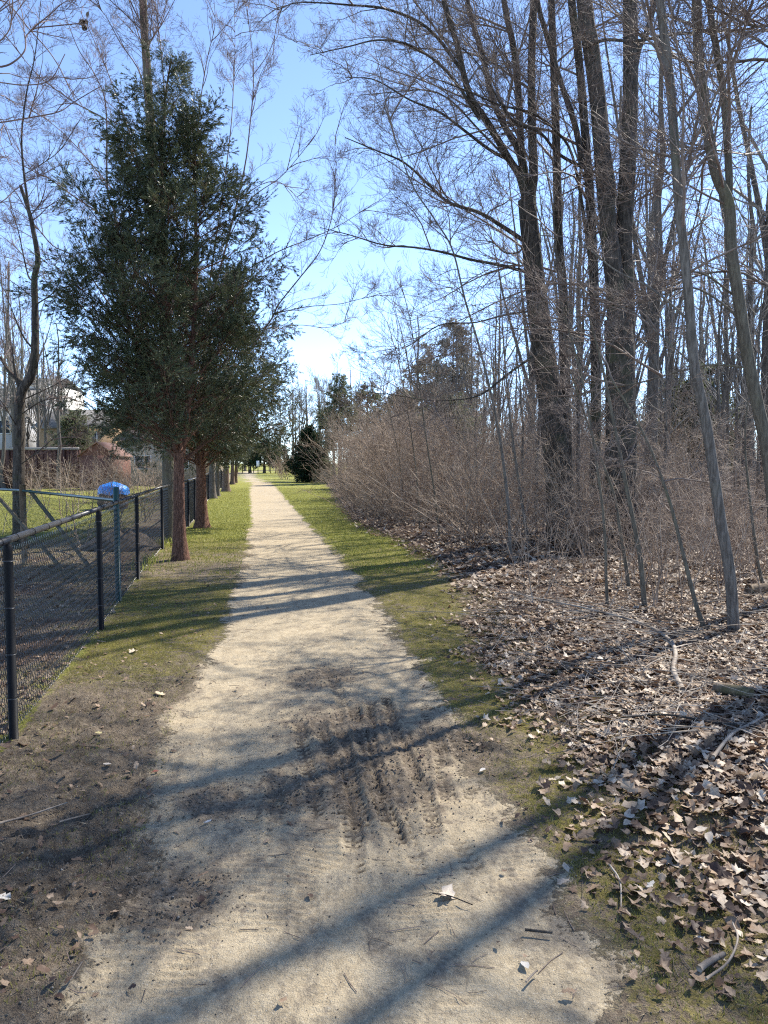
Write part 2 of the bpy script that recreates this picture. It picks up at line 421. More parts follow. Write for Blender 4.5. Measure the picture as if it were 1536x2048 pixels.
# green
g_r = np.interp(Y, [0, 3, 5, 8, 12, 16, 25, 60], [.56, .56, .60, .66, .72, .85, .95, .95])
g_l = np.interp(Y, [0, 4.5, 5.8, 7.3, 9.5, 11, 12.5, 14.5, 17, 25], [.12, .15, .62, .72, .74, .42, .38, .62, .9, .95])
green = np.where(X > (Lx + Rx) / 2, g_r, g_l) + wob * .55
green = green * (1 - mudm * .45)
nrr = sst(5.4, 3.2, Y)
litm = sst(-.2 - .2 * nrr, .25 + 1.1 * nrr, X - Ex + wob * .9)
yard_lawn = sst(1.0, 3.2, Fx - X) * sst(12.5, 16.5, Y + X * .1 + wob * 3)
green = np.where(inyard, np.maximum(.95 * yard_lawn, .52 + wob * .9), green)
litm = np.maximum(litm, np.where(inyard, sst(0, .2, Fx - X) * (1 - yard_lawn) * (.42 + wob * .8), 0))
green = green * (1 - litm)
fresh = np.where(X > (Lx + Rx) / 2, sst(9.5, 17, Y), np.maximum(sst(13, 18, Y), .0)); fresh = np.where(inyard, 1, fresh)
fresh = np.clip(fresh + wob * .5 * (fresh > .02), 0, 1)
mask = np.stack([pmask, np.where(inyard, 0, mudm), green, np.ones_like(X)], -1)
maskb = np.stack([litm, fresh, tracks(X, Y)[1], np.ones_like(X)], -1)
VV = np.stack([X, Y, Hh], -1).reshape(-1, 3); mask = mask.reshape(-1, 4); maskb = maskb.reshape(-1, 4)
ii = (np.arange(ny - 1)[:, None] * nx + np.arange(nx - 1)[None]); 
Q = np.stack([ii, ii + 1, ii + nx + 1, ii + nx], -1).reshape(-1, 4)
fc = lambda A: ((A[:-1, :-1] + A[1:, 1:]) / 2).ravel()
fp, fx_, flit, fyy, ffx, fyd = fc(pmask), fc(X), fc(litm), fc(Y), fc(Fx), fc(yard_lawn)
kindf = np.full(len(Q), 2)                                  # verge right
kindf[fx_ < fc((Lx + Rx) / 2)] = 1                           # verge left
kindf[(flit > .5) & (fx_ > 0 * fx_ - 3)] = 3
kindf[fx_ < ffx] = 4; kindf[fp > .5] = 0
kindf[(fyy > 145)] = 5
NAMES = ['path', 'verge', 'verge', 'forest_floor', 'lawn', 'ground']
LABS = ['trodden sandy gravel path with muddy bike tracks', 'grass and mud strip between path and chain link fence', 'mossy grass strip right of the path',
        'woodland floor covered in dry leaves', 'back yard lawn behind the fence', 'distant ground beyond the path end']
GROUND = {}
for k in range(6):
    f = Q[kindf == k]
    if not len(f): continue
    u, inv = np.unique(f, return_inverse=True)
    o = build(NAMES[k], VV[u], [inv.reshape(-1, 4)], MAT['ground'], True, {'mask': mask[u], 'maskb': maskb[u]})
    tag(o, LABS[k], kind='structure'); GROUND[k] = o

print('ground tris', len(Q) * 2, nx, ny)

# ------------------------------------------------------------------ grass blades (uncountable)
def blades(name, pts, hgt, wid, mat, lean=.5, rng=RNG):
    n = len(pts); z = height(pts[:, 0], pts[:, 1])
    B = np.column_stack([pts, z - .004]); a = rng.uniform(0, 2 * math.pi, n)
    d = np.stack([np.cos(a), np.sin(a), 0 * a], 1) * (wid * rng.uniform(.6, 1.4, n))[:, None]
    ln = hgt * rng.uniform(.4, 1.3, n); b = rng.uniform(0, 2 * math.pi, n); le_ = rng.uniform(0, lean, n)
    T = B + np.stack([np.cos(b) * le_ * ln, np.sin(b) * le_ * ln, ln], 1)
    V = np.stack([B - d, B + d, T], 1).reshape(-1, 3)
    o = build(name, V, [np.arange(3 * n).reshape(-1, 3)], mat)
    return o
def scatter(n, x0, x1, y0, y1, fn, rng=RNG):
    out = []
    tot = 0
    while tot < n:
        y = rng.uniform(0, 1, n * 2); y = y0 * (y1 / y0) ** y if y0 > .5 else y0 + (y1 - y0) * y
        lo = x0(y) if callable(x0) else x0; hi = x1(y) if callable(x1) else x1
        x = lo + (hi - lo) * rng.uniform(0, 1, n * 2)
        k = rng.uniform(0, 1, n * 2) < fn(x, y)
        out.append(np.column_stack([x[k], y[k]])); tot += k.sum()
    return np.concatenate(out)[:n]
def dens_green(x, y):
    wv = fbm(x * 1.7, y * 1.7, 5, 4) - .5; n8 = fbm(x * 6, y * 6, 91, 3)
    p = (x > pathL(y) - .05) & (x < pathR(y) + .05)
    g = np.where(x > pathR(y), np.interp(y, [0, 3, 5, 8, 12, 16], [.45, .5, .6, .7, .8, .95]), np.interp(y, [0, 4.5, 5.8, 7.3, 9.5, 11, 12.5, 14.5, 17], [.1, .12, .6, .8, .8, .4, .35, .6, .95]))
    return np.where(p, 0, np.clip((g + wv) * 1.2, 0, 1) * sst(.38, .6, n8 + g * .25)) * (1 - mudmask(x, y) * .6)
gl = leafmat('grass_blade', [(.09, .09, .02), (.2, .2, .04), (.32, .28, .08), (.4, .33, .15)], .3, 30)
gl2 = leafmat('grass_blade_fresh', [(.13, .145, .03), (.24, .25, .05), (.35, .32, .09)], .3, 12)
p1 = scatter(52000, lambda y: fenceX(y) - .1, lambda y: litE(y) + .4, 2.1, 11, dens_green)
o = blades('grass', p1, .022, .0022, gl, 1.2); tag(o, 'short mossy turf on both sides of the path', 'grass', kind='stuff')
p2 = scatter(52000, lambda y: fenceX(y), lambda y: litE(y) + .2, 11, 50, dens_green)
o = blades('grass', p2, .04, .006, gl2, 1.0); tag(o, 'brighter green grass further along the path', 'grass', kind='stuff')
p3 = scatter(20000, lambda y: -y * .55 - 2, lambda y: fenceX(y) - 1.5, 16, 50, lambda x, y: np.full(x.shape, .9))
o = blades('grass', p3, .05, .012, gl2, .8); tag(o, 'mown lawn blades in the back yard', 'grass', kind='stuff')

p4 = scatter(15000, lambda y: fenceX(y) - .05, lambda y: litE(y) + .5, 2.0, 9, lambda x, y: np.where((x > pathL(y) + .05) & (x < pathR(y) - .05), .012 + .05 * mudmask(x, y), .25 + .6 * fbm(x * 2, y * 2, 93, 3)))
sm_ = M('straw', (.3, .24, .15), .8); q = NT(sm_); q.l(q.ramp(q.noise(q.coord('Object'), 30, 2), [(.3, (.09, .065, .04)), (.5, (.22, .17, .105)), (.68, (.46, .38, .25))]), q.b.inputs['Base Color'])
o = blades('dead_grass', p4, .016, .0016, sm_, 3.2); tag(o, 'flattened dead grass and straw on the muddy verges', 'dead grass', kind='stuff')
# ------------------------------------------------------------------ leaf litter
def leaf_outline(kind, rng):
    if kind == 'oak':
        t = np.linspace(0, 1, 7); w_ = np.array([.05, .22, .16, .34, .2, .3, .06])
        r = np.column_stack([t, w_ * .9]); lft = np.column_stack([t, -w_ * .9])[::-1]
        return np.vstack([r, [[1.05, 0]], lft])
    if kind == 'maple':
        ang = np.radians([180, 140, 118, 96, 70, 48, 30, 14, 0, -14, -30, -48, -70, -96, -118, -140])
        rad = np.array([.12, .42, .60, .46, .72, .52, .62, .6, .85, .6, .62, .52, .72, .46, .60, .42])
        return np.column_stack([.35 + rad * .65 * np.cos(ang), rad * .65 * np.sin(ang)])
    t = np.linspace(0, 1, 6); w_ = .26 * np.sin(np.pi * t) ** .8
    return np.vstack([np.column_stack([t, w_]), np.column_stack([t, -w_])[::-1][1:-1]])
def leaf_mesh(kind, rng, curl=.5):
    o = leaf_outline(kind, rng); n = len(o)
    o = o + rng.normal(size=o.shape) * .025
    c = np.array([[.45, 0]]); P = np.vstack([o, c]); x, y = P[:, 0] - .5, P[:, 1]
    a, b, tw = rng.uniform(-1, 1.0) * curl, rng.uniform(-.2, 1.6) * curl, rng.uniform(-.8, .8) * curl
    z = a * x * x + b * y * y * 1.4 + tw * x * y + rng.normal(size=len(P)) * .05 * curl
    V = np.column_stack([x, y, z]); F = np.array([[i, (i + 1) % n, n] for i in range(n)])
    V[:, 2] -= np.percentile(V[:, 2], 20)
    return V, F
def litter(name, pts, size, kinds, mat, rng, curl=.5, lift=.012, cmax=1.):
    protos = [leaf_mesh(kinds[i % len(kinds)], rng, curl) for i in range(18)]
    which = rng.integers(0, 18, len(pts)); z = height(pts[:, 0], pts[:, 1])
    Vs, Fs, n0, cols = [], [], 0, []
    for k, (V, F) in enumerate(protos):
        sel = which == k; m = sel.sum()
        if not m: continue
        s = size * rng.uniform(.55, 1.2, m); az = rng.uniform(0, 2 * math.pi, m)
        tx, ty = np.clip(rng.normal(0, .3, m), -.6, .6), np.clip(rng.normal(0, .3, m), -.6, .6)
        v = V[None] * s[:, None, None]
        v[..., 2] += v[..., 0] * tx[:, None] + v[..., 1] * ty[:, None]
        x = v[..., 0] * np.cos(az)[:, None] - v[..., 1] * np.sin(az)[:, None]; y = v[..., 0] * np.sin(az)[:, None] + v[..., 1] * np.cos(az)[:, None]
        w_ = np.stack([x + pts[sel, 0][:, None], y + pts[sel, 1][:, None], v[..., 2] + (z[sel] + rng.uniform(.002, lift * 2, m))[:, None]], -1)
        Vs.append(w_.reshape(-1, 3)); Fs.append((F[None] + (n0 + np.arange(m) * len(V))[:, None, None]).reshape(-1, 3)); n0 += m * len(V)
        c = rng.uniform(0, cmax, m); cols.append(np.repeat(c, len(V)))
    c = np.concatenate(cols); c4 = np.column_stack([c, c, c, np.ones_like(c)])
    return build(name, np.concatenate(Vs), [np.concatenate(Fs)], mat, attrs={'tint': c4})
def dryleaf(name, use_attr=True, cols=None):
    m = bpy.data.materials.new(name); m.use_nodes = True; q = NT(m)
    b = q.b; b.inputs['Roughness'].default_value = .6; b.inputs['Specular IOR Level'].default_value = .4
    cols = cols or [(0, (.055, .032, .024)), (.3, (.15, .09, .055)), (.58, (.30, .205, .13)), (.82, (.46, .355, .25)), (1, (.6, .515, .41))]
    if use_attr:
        a = q.n('ShaderNodeAttribute', attribute_name='tint'); f = a.outputs['Fac']
    else:
        a = q.n('ShaderNodeObjectInfo'); f = a.outputs['Random']
    n = q.noise(q.coord('Object'), 45 if use_attr else 6, 3)
    f2 = q.math('ADD', f, q.math('MULTIPLY', q.math('SUBTRACT', n, .5), .35), clamp=True)
    col = q.ramp(f2, cols)
    q.l(col, b.inputs['Base Color'])
    tr = q.n('ShaderNodeBsdfTranslucent'); q.l(col, tr.inputs['Color'])
    mx = q.n('ShaderNodeMixShader'); mx.inputs[0].default_value = .22
    q.l(b.outputs[0], mx.inputs[1]); q.l(tr.outputs[0], mx.inputs[2]); q.l(mx.outputs[0], m.node_tree.nodes['Material Output'].inputs['Surface'])
    return m
MAT['dry'] = dryleaf('dry_leaf'); MAT['dry_one'] = dryleaf('dry_leaf_single', False)
rl = np.random.default_rng(5)
nr_ = lambda y: sst(5.4, 3.0, y)
dl = lambda k: (lambda x, y: sst(1.7, 3.0, y) * np.clip(sst(-.35 - .25 * nr_(y), .5 + 1.2 * nr_(y), x - litE(y) + (fbm(x * 1.7, y * 1.7, 5, 4) - .5) * .9), .0, 1) * (.55 + .45 * k * sst(.3, .55, fbm(x * 1.3, y * 1.3, 70, 3))))
pts = scatter(15500, lambda y: litE(y) - .6, lambda y: np.maximum(y * .54 + .6, litE(y) + .4), 2.0, 9.5, dl(1), rl)
o = litter('leaf_litter', pts, .066, ['oak', 'maple', 'beech', 'oak'], MAT['dry'], rl, .7); o.parent = GROUND[3]; tag(o, kind='stuff')
pts = scatter(22000, lambda y: litE(y) - .5, lambda y: np.maximum(y * .54 + .8, litE(y) + 2), 9.5, 34, dl(.7), rl)
Vq = None
def quadleaves(name, pts, size, mat, rng, parent):
    n = len(pts); z = height(pts[:, 0], pts[:, 1]) + rng.uniform(.01, .04, n); s = size * rng.uniform(.6, 1.3, n)
    az = rng.uniform(0, 2 * math.pi, n); tilt = np.clip(rng.normal(0, .35, (n, 2)), -.6, .6)
    base = np.array([[-.5, 0], [0, -.33], [.5, 0], [0, .33]]); v = base[None] * s[:, None, None]
    zz = v[..., 0] * tilt[:, :1] + v[..., 1] * tilt[:, 1:]
    zz[:, [0, 2]] += (s * rng.uniform(0, .25, n))[:, None]
    x = v[..., 0] * np.cos(az)[:, None] - v[..., 1] * np.sin(az)[:, None]; y = v[..., 0] * np.sin(az)[:, None] + v[..., 1] * np.cos(az)[:, None]
    V = np.stack([x + pts[:, :1], y + pts[:, 1:], zz + z[:, None]], -1).reshape(-1, 3)
    i = np.arange(n)[:, None] * 4; F = np.concatenate([i + [[0, 1, 3]], i + [[1, 2, 3]]])
    c = np.repeat(rng.uniform(0, 1, n), 4)
    o = build(name, V, [F], mat, attrs={'tint': np.column_stack([c, c, c, c * 0 + 1])}); o.parent = parent; tag(o, kind='stuff'); return o
quadleaves('leaf_litter', pts, .10, MAT['dry'], rl, GROUND[3])
pts = scatter(4200, lambda y: fenceX(y) - 3.5, lambda y: fenceX(y) + .12, 2.5, 17, lambda x, y: np.full(x.shape, .6) * np.where(x > fenceX(y) - .05, .35, 1), rl)
o = litter('leaf_litter', pts, .065, ['oak', 'beech', 'maple'], MAT['dry'], rl, .5, cmax=.8); o.parent = GROUND[4]; tag(o, kind='stuff')
# sparse leaves and crumbs on verges, mud and path
pts = scatter(650, lambda y: fenceX(y) + .05, lambda y: litE(y), 2.2, 12, lambda x, y: np.where((x > pathL(y)) & (x < pathR(y)), .06, .5), rl)
o = litter('leaf_litter', pts, .04, ['oak', 'beech', 'maple'], MAT['dry'], rl, .6, cmax=.72); o.parent = GROUND[1]; tag(o, kind='stuff')
pts = scatter(7000, lambda y: fenceX(y) + .05, lambda y: litE(y) + .3, 2.0, 8, lambda x, y: .03 + mudmask(x, y), rl)
n = len(pts); zc = height(pts[:, 0], pts[:, 1]); s = np.random.default_rng(4).uniform(.0012, .0038, n) * (1 + mudmask(pts[:, 0], pts[:, 1]))
oc = np.array([[1, 0, 0], [0, 1, 0], [-1, 0, 0], [0, -1, 0], [0, 0, .8], [0, 0, -.6]]) 
V = oc[None] * s[:, None, None] * rl.uniform(.6, 1.5, (n, 6, 1)); V = V + np.column_stack([pts, zc + s * .3])[:, None]
Fo = np.array([[0, 1, 4], [1, 2, 4], [2, 3, 4], [3, 0, 4], [1, 0, 5], [2, 1, 5], [3, 2, 5], [0, 3, 5]])
mm_ = M('soil_crumb', (.1, .08, .06), .95); q = NT(mm_); q.l(q.ramp(q.noise(q.coord('Object'), 60, 2), [(.35, (.05, .04, .03)), (.6, (.2, .16, .12)), (.75, (.4, .36, .3))]), q.b.inputs['Base Color'])
o = build('soil_crumbs', V.reshape(-1, 3), [(Fo[None] + (np.arange(n) * 6)[:, None, None]).reshape(-1, 3)], mm_); o.parent = GROUND[0]; tag(o, kind='stuff')

# individual large leaves (nearest ones)
protos = []
for i in range(12):
    V, F = leaf_mesh(['oak', 'maple', 'beech', 'oak'][i % 4], rl, .95)
    protos.append(build('leaf', V, [F], MAT['dry_one'], link=False))
pts = scatter(290, lambda y: litE(y) - .25, lambda y: y * .52 + .1, 2.25, 5.6, lambda x, y: (sst(-.6, 1.5, x - litE(y) - .1) * .9 + .03) * sst(2.2, 3.5, y), rl)
for i, (x, y) in enumerate(pts):
    s = rl.uniform(.055, .105)
    m4 = Matrix.Translation((x, y, gz(x, y) + rl.uniform(.02, .04))) @ Euler((rl.normal(0, .35), rl.normal(0, .35), rl.uniform(0, 6.28))).to_matrix().to_4x4() @ Matrix.Scale(s, 4)
    obj('leaf', protos[i % 12], GROUND[3], mat4=m4)
LONE = [(895, 1783, .10, 'maple', 'pale dry maple leaf lying at mid path near the bottom', 5), (1050, 1925, .05, 'beech', 'small whitish leaf scrap on the path at lower right', 6), (320, 1382, .09, 'oak', 'light tan curled leaf on the mud left of the path', 4),
        (198, 1474, .06, 'oak', 'yellowish leaf on mud beside the nearest fence post', 7), (310, 1542, .055, 'beech', 'reddish brown leaf lying on the left path edge', 2), (415, 1637, .04, 'beech', 'tiny white leaf fragment on the path centre left', 8),
        (265, 1305, .10, 'maple', 'cream leaf on moss between fence and path', 9), (5, 1803, .06, 'oak', 'pale leaf at the left edge of the mud', 10), (845, 1345, .07, 'oak', 'brown leaf on moss at the right edge of the path', 3), (215, 1530, .06, 'beech', 'folded pale leaf on dark mud left of the path', 11),
        (965, 1536, .05, 'beech', 'thin white leaf curl on the right path edge', 1), (1300, 1775, .05, 'oak', 'small grey leaf on dark moss right of the path', 0)]
lc = {0: (.35, .33, .3), 1: (.5, .46, .4), 2: (.2, .07, .045), 3: (.3, .2, .13), 4: (.5, .4, .27), 5: (.5, .42, .33), 6: (.38, .36, .33), 7: (.5, .42, .2), 8: (.5, .48, .44), 9: (.6, .5, .36), 10: (.5, .46, .4), 11: (.5, .43, .35)}
for i, (px, py, s, kd, lab, ci) in enumerate(LONE):
    V, F = leaf_mesh(kd, rl, .5); g = gr(px, py)
    o = build('fallen_leaf', V * s, [F], M('leaf_colour_%d' % i, lc[ci], .6))
    o.location = (g[0], g[1], gz(*g) + .012); o.rotation_euler = (0, .1, rl.uniform(0, 6)); tag(o, lab, 'leaf', 'single leaves on the path and verge')

# ------------------------------------------------------------------ branch library
def lib_branch(L, n2, n3, n4, r0, seed, mat, K1=8, sag=-.12, upc=.5, flat=.55, wig=.11, S1=5):
    r = np.random.default_rng(seed)
    P = np.zeros((1, K1, 3)); D = np.array([1., 0, .25])
    for k in range(1, K1):
        D = D + r.normal(size=3) * wig; D[2] += sag * (1 - k / K1) + upc * .12 * (k / K1); D /= np.linalg.norm(D)
        P[0, k] = P[0, k - 1] + D * L / (K1 - 1)
    R1 = np.maximum(r0 * np.linspace(1, .12, K1), .003)[None]
    mb = MB(); mb.add(*tubes(P, R1, S1))
    P2, R2 = grow(P, R1, n2, L * .62, r, .12, .97, (28, 55), up=.12, wig=.07, K=6, rr=.6, rend=.22, rmin=.0026, flat=flat, shrink=.7, upcurve=upc)
    mb.add(*tubes(P2, R2, 3))
    P3, R3 = grow(P2, R2, n3, L * .24, r, .12, 1., (25, 55), up=.15, wig=.07, K=5, rr=.7, rend=.4, rmin=.0021, flat=flat, shrink=.5, upcurve=upc * 1.2)
    mb.add(*tubes(P3, R3, 3))
    if n4:
        P4, R4 = grow(P3, R3, n4, L * .085, r, .1, 1., (25, 60), up=.2, wig=.06, K=3, rr=.9, rend=.8, rmin=.0019, flat=.2, shrink=.3, upcurve=.6)
        mb.add(*tubes(P4, R4, 3))
    return mb.build('branch', mat, link=False)
LIB = {}
for key, mt in (('m', 'twig'), ('r', 'twig_red')):
    LIB[key + 'L'] = [lib_branch(3.6, 15, 95, 300, .024, 100 + i, MAT[mt]) for i in range(4)]
    LIB[key + 'M'] = [lib_branch(2.2, 11, 60, 160, .015, 200 + i, MAT[mt]) for i in range(4)]
    LIB[key + 'S'] = [lib_branch(1.2, 8, 36, 70, .010, 300 + i, MAT[mt]) for i in range(4)]
def put_branch(parent, key, p, az, pitch, sc=1., name='branch', roll=None, rng=random):
    me = rng.choice(LIB[key]); o = parent.location
    m4 = Matrix.Translation(Vector(p) - o) @ Matrix.Rotation(az, 4, 'Z') @ Matrix.Rotation(-pitch, 4, 'Y') @ Matrix.Rotation(rng.uniform(-.5, .5) if roll is None else roll, 4, 'X') @ Matrix.Scale(sc, 4)
    return obj(name, me, parent, mat4=m4)
def radii(P, r0, r1, flare=0):
    s = np.concatenate([[0], np.cumsum(np.linalg.norm(np.diff(P, axis=0), axis=1))]); t = s / s[-1]
    r = r0 + (r1 - r0) * t
    if flare: r = r * (1 + flare * np.exp(-s / .25))
    return r
def stem_mesh(mb, P, r0, r1, S=10, flare=0, K=None, rough=.05, seed=0):
    K = K or max(8, len(P) * 5)
    Q_ = smoothline(P, K); r = radii(Q_, r0, r1, flare)
    V, F = tubes(Q_[None], r[None], S)
    if rough:
        c = np.repeat(Q_, S, axis=0); th = np.tile(np.arange(S), K); zz = np.repeat(np.arange(K), S)
        k = 1 + rough * (fbm(th * 1.7 + seed, zz * (.16 if K > 80 else .9), seed + 3, 2) - .5) * 2
        V = c + (V - c) * k[:, None]
    mb.add(V, F); return Q_, r
def along(Q_, r, t):
    f = t * (len(Q_) - 1); i = min(int(f), len(Q_) - 2); a = f - i
    d = Q_[i + 1] - Q_[i]
    return Q_[i] * (1 - a) + Q_[i + 1] * a, d / (np.linalg.norm(d) + 1e-9), r[i]

def tree(name, label, cat, stems, limbs=(), key='m', nb=30, mat='bark_dark', group=None, bias=None, t0=.35, pitch=(5, 45), sizes='LLM', seed=1, sc=1., limb_tw=7, flare=.5, S=12, minz=2.2, limb_mat=None, rough=.06):
    """stems: list of (world polyline, r0, r1); limbs same (each own part)"""
    rng = random.Random(seed)
    b0 = stems[0][0][0]; root = thing(name, label, cat, (b0[0], b0[1], gz(b0[0], b0[1])), group)
    o = np.array(root.location); mb = MB(); info = []
    for k, (P, r0, r1) in enumerate(stems):
        P = np.array(P, float)
        if k == 0: P[0, 2] = o[2] - .05
        hero = r0 > .08 and S == 26; Q_, r = stem_mesh(mb, P - o, r0, r1, S if k == 0 else (18 if hero else max(6, min(S, 12) - 3)), flare if k == 0 else 0, rough=rough * (1.6 if hero else 1), seed=seed + k, K=(90 if hero else None))
        info.append((Q_ + o, r))
    mb.build('trunk', MAT[mat], root, True)
    lens = [np.linalg.norm(np.diff(i[0], axis=0), axis=1).sum() for i in info]
    for _ in range(nb):
        k = rng.choices(range(len(info)), lens)[0]; t = rng.uniform(t0 if k == 0 else .08, .98)
        p, d, r = along(*info[k], t)
        if p[2] < minz: continue
        az = rng.uniform(-math.pi, math.pi)
        if bias is not None and rng.random() < bias[1]: az = math.radians(bias[0]) + rng.gauss(0, .5)
        s = rng.choice(sizes); put_branch(root, key + s, p, az, math.radians(rng.uniform(*pitch)) + (.25 if t > .8 else 0), sc * rng.uniform(.75, 1.2), rng=rng)
    for j, (P, r0, r1) in enumerate(limbs):
        mb = MB(); Q_, r = stem_mesh(mb, np.array(P) - o, r0 * .68, r1 * .6, 6, 0, rough=0, K=max(10, len(P) * 4)); Q_ = Q_ + o
        lo = mb.build('branch', limb_mat or MAT[mat], root, True)
        ln = np.linalg.norm(np.diff(Q_, axis=0), axis=1).sum()
        for _ in range(int(limb_tw * max(1, ln / 2.5))):
            t = rng.uniform(.12, 1.) ** .8; p, d, _r = along(Q_, r, t)
            a0 = math.atan2(d[1], d[0]); side = rng.choice((-1, 1)) * math.radians(rng.uniform(20, 70))
            s = 'M' if (rng.random() < .35 and t < .7 and 'L' in sizes) else 'S'
            m_ = put_branch(root, key + s, p, a0 + side, math.asin(max(-1, min(1, d[2]))) * .7 + rng.uniform(-.25, .5), sc * rng.uniform(.6, 1.15), name='twig', rng=rng)
            m_.parent = lo
    return root
def auto_stem(x, y, h, lean=(0, 0), wig=.15, n=6, seed=0):
    r = np.random.default_rng(seed); z0 = gz(x, y)
    t = np.linspace(0, 1, n)
    P = np.column_stack([x + lean[0] * t + np.cumsum(r.normal(0, wig, n)) * t, y + lean[1] * t + np.cumsum(r.normal(0, wig, n)) * t, z0 + h * t]); P[0, :2] = (x, y)
    return P
def ext(P, L, up=.6):
    """extend a polyline by L metres in its last direction, bending up"""
    P = np.array(P); d = P[-1] - P[-2]; d = d / np.linalg.norm(d); d = d + np.array([0, 0, up]); d /= np.linalg.norm(d)
    return np.vstack([P, P[-1] + d * L * .5, P[-1] + d * L])

# ------------------------------------------------------------------ hero trees, right side
g = gr(1120, 1092); YA = g[1]
A0 = [(1125, 1092), (1118, 980), (1106, 850), (1087, 700), (1074, 600), (1062, 480), (1053, 400)]
stA = [(line(A0, YA), .28, .165),
       (ext(line([(1053, 405), (1038, 350), (1018, 318), (978, 250), (938, 185), (913, 85), (888, 0)], [YA, YA, YA - .1, YA - .4, YA - .7, YA - 1, YA - 1.2]), 3), .075, .025),
       (ext(line([(1050, 400), (1040, 310), (1008, 250), (983, 190), (965, 110), (938, 15)], [YA, YA, YA + .3, YA + .4, YA + .5, YA + .7]), 3), .075, .025),
       (ext(line([(1056, 400), (1043, 300), (1038, 200), (1028, 100), (1008, 0)], YA + .2), 4), .08, .03),
       (ext(line([(1058, 410), (1067, 350), (1064, 250), (1063, 125), (1068, 0)], YA), 4), .09, .04)]
liA = [(line([(1053, 485), (1008, 455), (958, 425), (898, 405), (858, 370), (808, 325), (750, 300), (690, 275)], [YA, YA - .2, YA - .5, YA - .9, YA - 1.2, YA - 1.5, YA - 1.8, YA - 2]), .065, .012),
       (line([(1056, 545), (1000, 530), (945, 520), (888, 505), (830, 495), (768, 490), (700, 470), (640, 455)], [YA, YA - .2, YA - .4, YA - .6, YA - .9, YA - 1, YA - 1.1, YA - 1.2]), .05, .01),
       (line([(1022, 322), (980, 300), (930, 262), (880, 225), (820, 200), (750, 160), (690, 155)], [YA, YA - .4, YA - .8, YA - 1.1, YA - 1.3, YA - 1.6, YA - 1.9]), .05, .01),
       (line([(1015, 318), (960, 262), (900, 200), (850, 180), (780, 185), (720, 190)], [YA, YA + .3, YA + .6, YA + .9, YA + 1, YA + 1.2]), .04, .01),
       (line([(1048, 490), (1036, 505), (1010, 505), (985, 485), (950, 480)], YA), .035, .012),
       (line([(960, 240), (900, 150), (830, 95), (760, 80), (690, 95), (620, 110)], [YA - .6, YA - .8, YA - 1, YA - 1.4, YA - 1.8, YA - 2]), .045, .01),
       (line([(930, 150), (860, 60), (780, 20), (700, 10), (600, 5), (555, 20)], [YA - .8, YA - 1, YA - 1.4, YA - 1.8, YA - 2.2, YA - 2.3]), .05, .01),
       (line([(1085, 700), (1020, 745), (960, 790), (900, 800), (850, 800), (790, 790), (740, 785)], [YA, YA - .6, YA - 1, YA - 1.3, YA - 1.6, YA - 1.8, YA - 2]), .04, .01),
       (line([(1075, 620), (1010, 630), (950, 645), (880, 650), (820, 690), (770, 700)], [YA, YA - .3, YA - .8, YA - 1, YA - 1.2, YA - 1.4]), .035, .01)]
treeA = tree('maple_tree', 'dark forked maple whose lower limbs arch out over the path', 'tree', stA, liA, 'm', 24, group='large maples right of the path', bias=(185, .62), t0=.5, sizes='LM', seed=3, limb_tw=8, S=26, sc=.95)
gC = gr(1242, 1105); YC = gC[1]
stC = [(line([(1246, 1105), (1243, 1000), (1242, 900), (1241, 800), (1240, 720), (1236, 640)], YC), .30, .245),
       (ext(line([(1230, 760), (1232, 600), (1219, 475), (1208, 350), (1198, 225), (1183, 100), (1168, 0)], [YC] * 7), 5), .17, .105),
       (ext(line([(1252, 760), (1252, 600), (1248, 475), (1257, 300), (1262, 150), (1260, 0)], YC + .15), 5), .165, .095),
       (ext(line([(1257, 290), (1273, 120), (1293, 65), (1310, 0)], YC + .1), 3), .06, .035),
       (ext(line([(1190, 1000), (1192, 800), (1190, 650), (1186, 520), (1180, 400), (1173, 300), (1163, 175), (1153, 75), (1143, 0)], YC + .9), 4), .11, .055),
       (ext(line([(1165, 330), (1150, 250), (1120, 160), (1090, 60), (1075, 0)], YC + .8), 3), .06, .03)]
liC = [(line([(1186, 560), (1150, 330), (1110, 260), (1060, 225), (1000, 210), (930, 180), (850, 150)], [YC + .9, YC + .5, YC, YC - .3, YC - .7, YC - 1, YC - 1.2]), .06, .012),
       (line([(1188, 345), (1120, 310), (1080, 265), (1020, 235), (950, 120), (880, 70)], [YC + .8, YC + .5, YC, YC - .5, YC - 1, YC - 1.4]), .05, .012),
       (line([(1205, 330), (1168, 95), (1210, 80), (1268, 82), (1343, 70), (1428, 62), (1488, 67), (1560, 110)][1:], [YC, YC - .8, YC - 1.6, YC - 2.4, YC - 3, YC - 3.5, YC - 4]), .045, .02)]
treeC = tree('maple_tree', 'thickest maple in the wood, its grey trunk splitting into two tall stems', 'tree', stC, liC, 'm', 20, group='large maples right of the path', bias=(180, .35), t0=.7, sizes='LM', seed=8, limb_tw=5, flare=.35, S=26)
YB = 15.5
tree('maple_tree', 'slender straight maple standing between the two big dark maples', 'tree', [(ext(line([(1140, 1075), (1134, 900), (1129, 700), (1127, 600), (1117, 475), (1113, 300), (1108, 150), (1103, 0)], YB), 4), .12, .05)], (), 'm', 14, group='large maples right of the path', t0=.3, sizes='MLM', seed=21)
YE = gr(1468, 1280)[1]
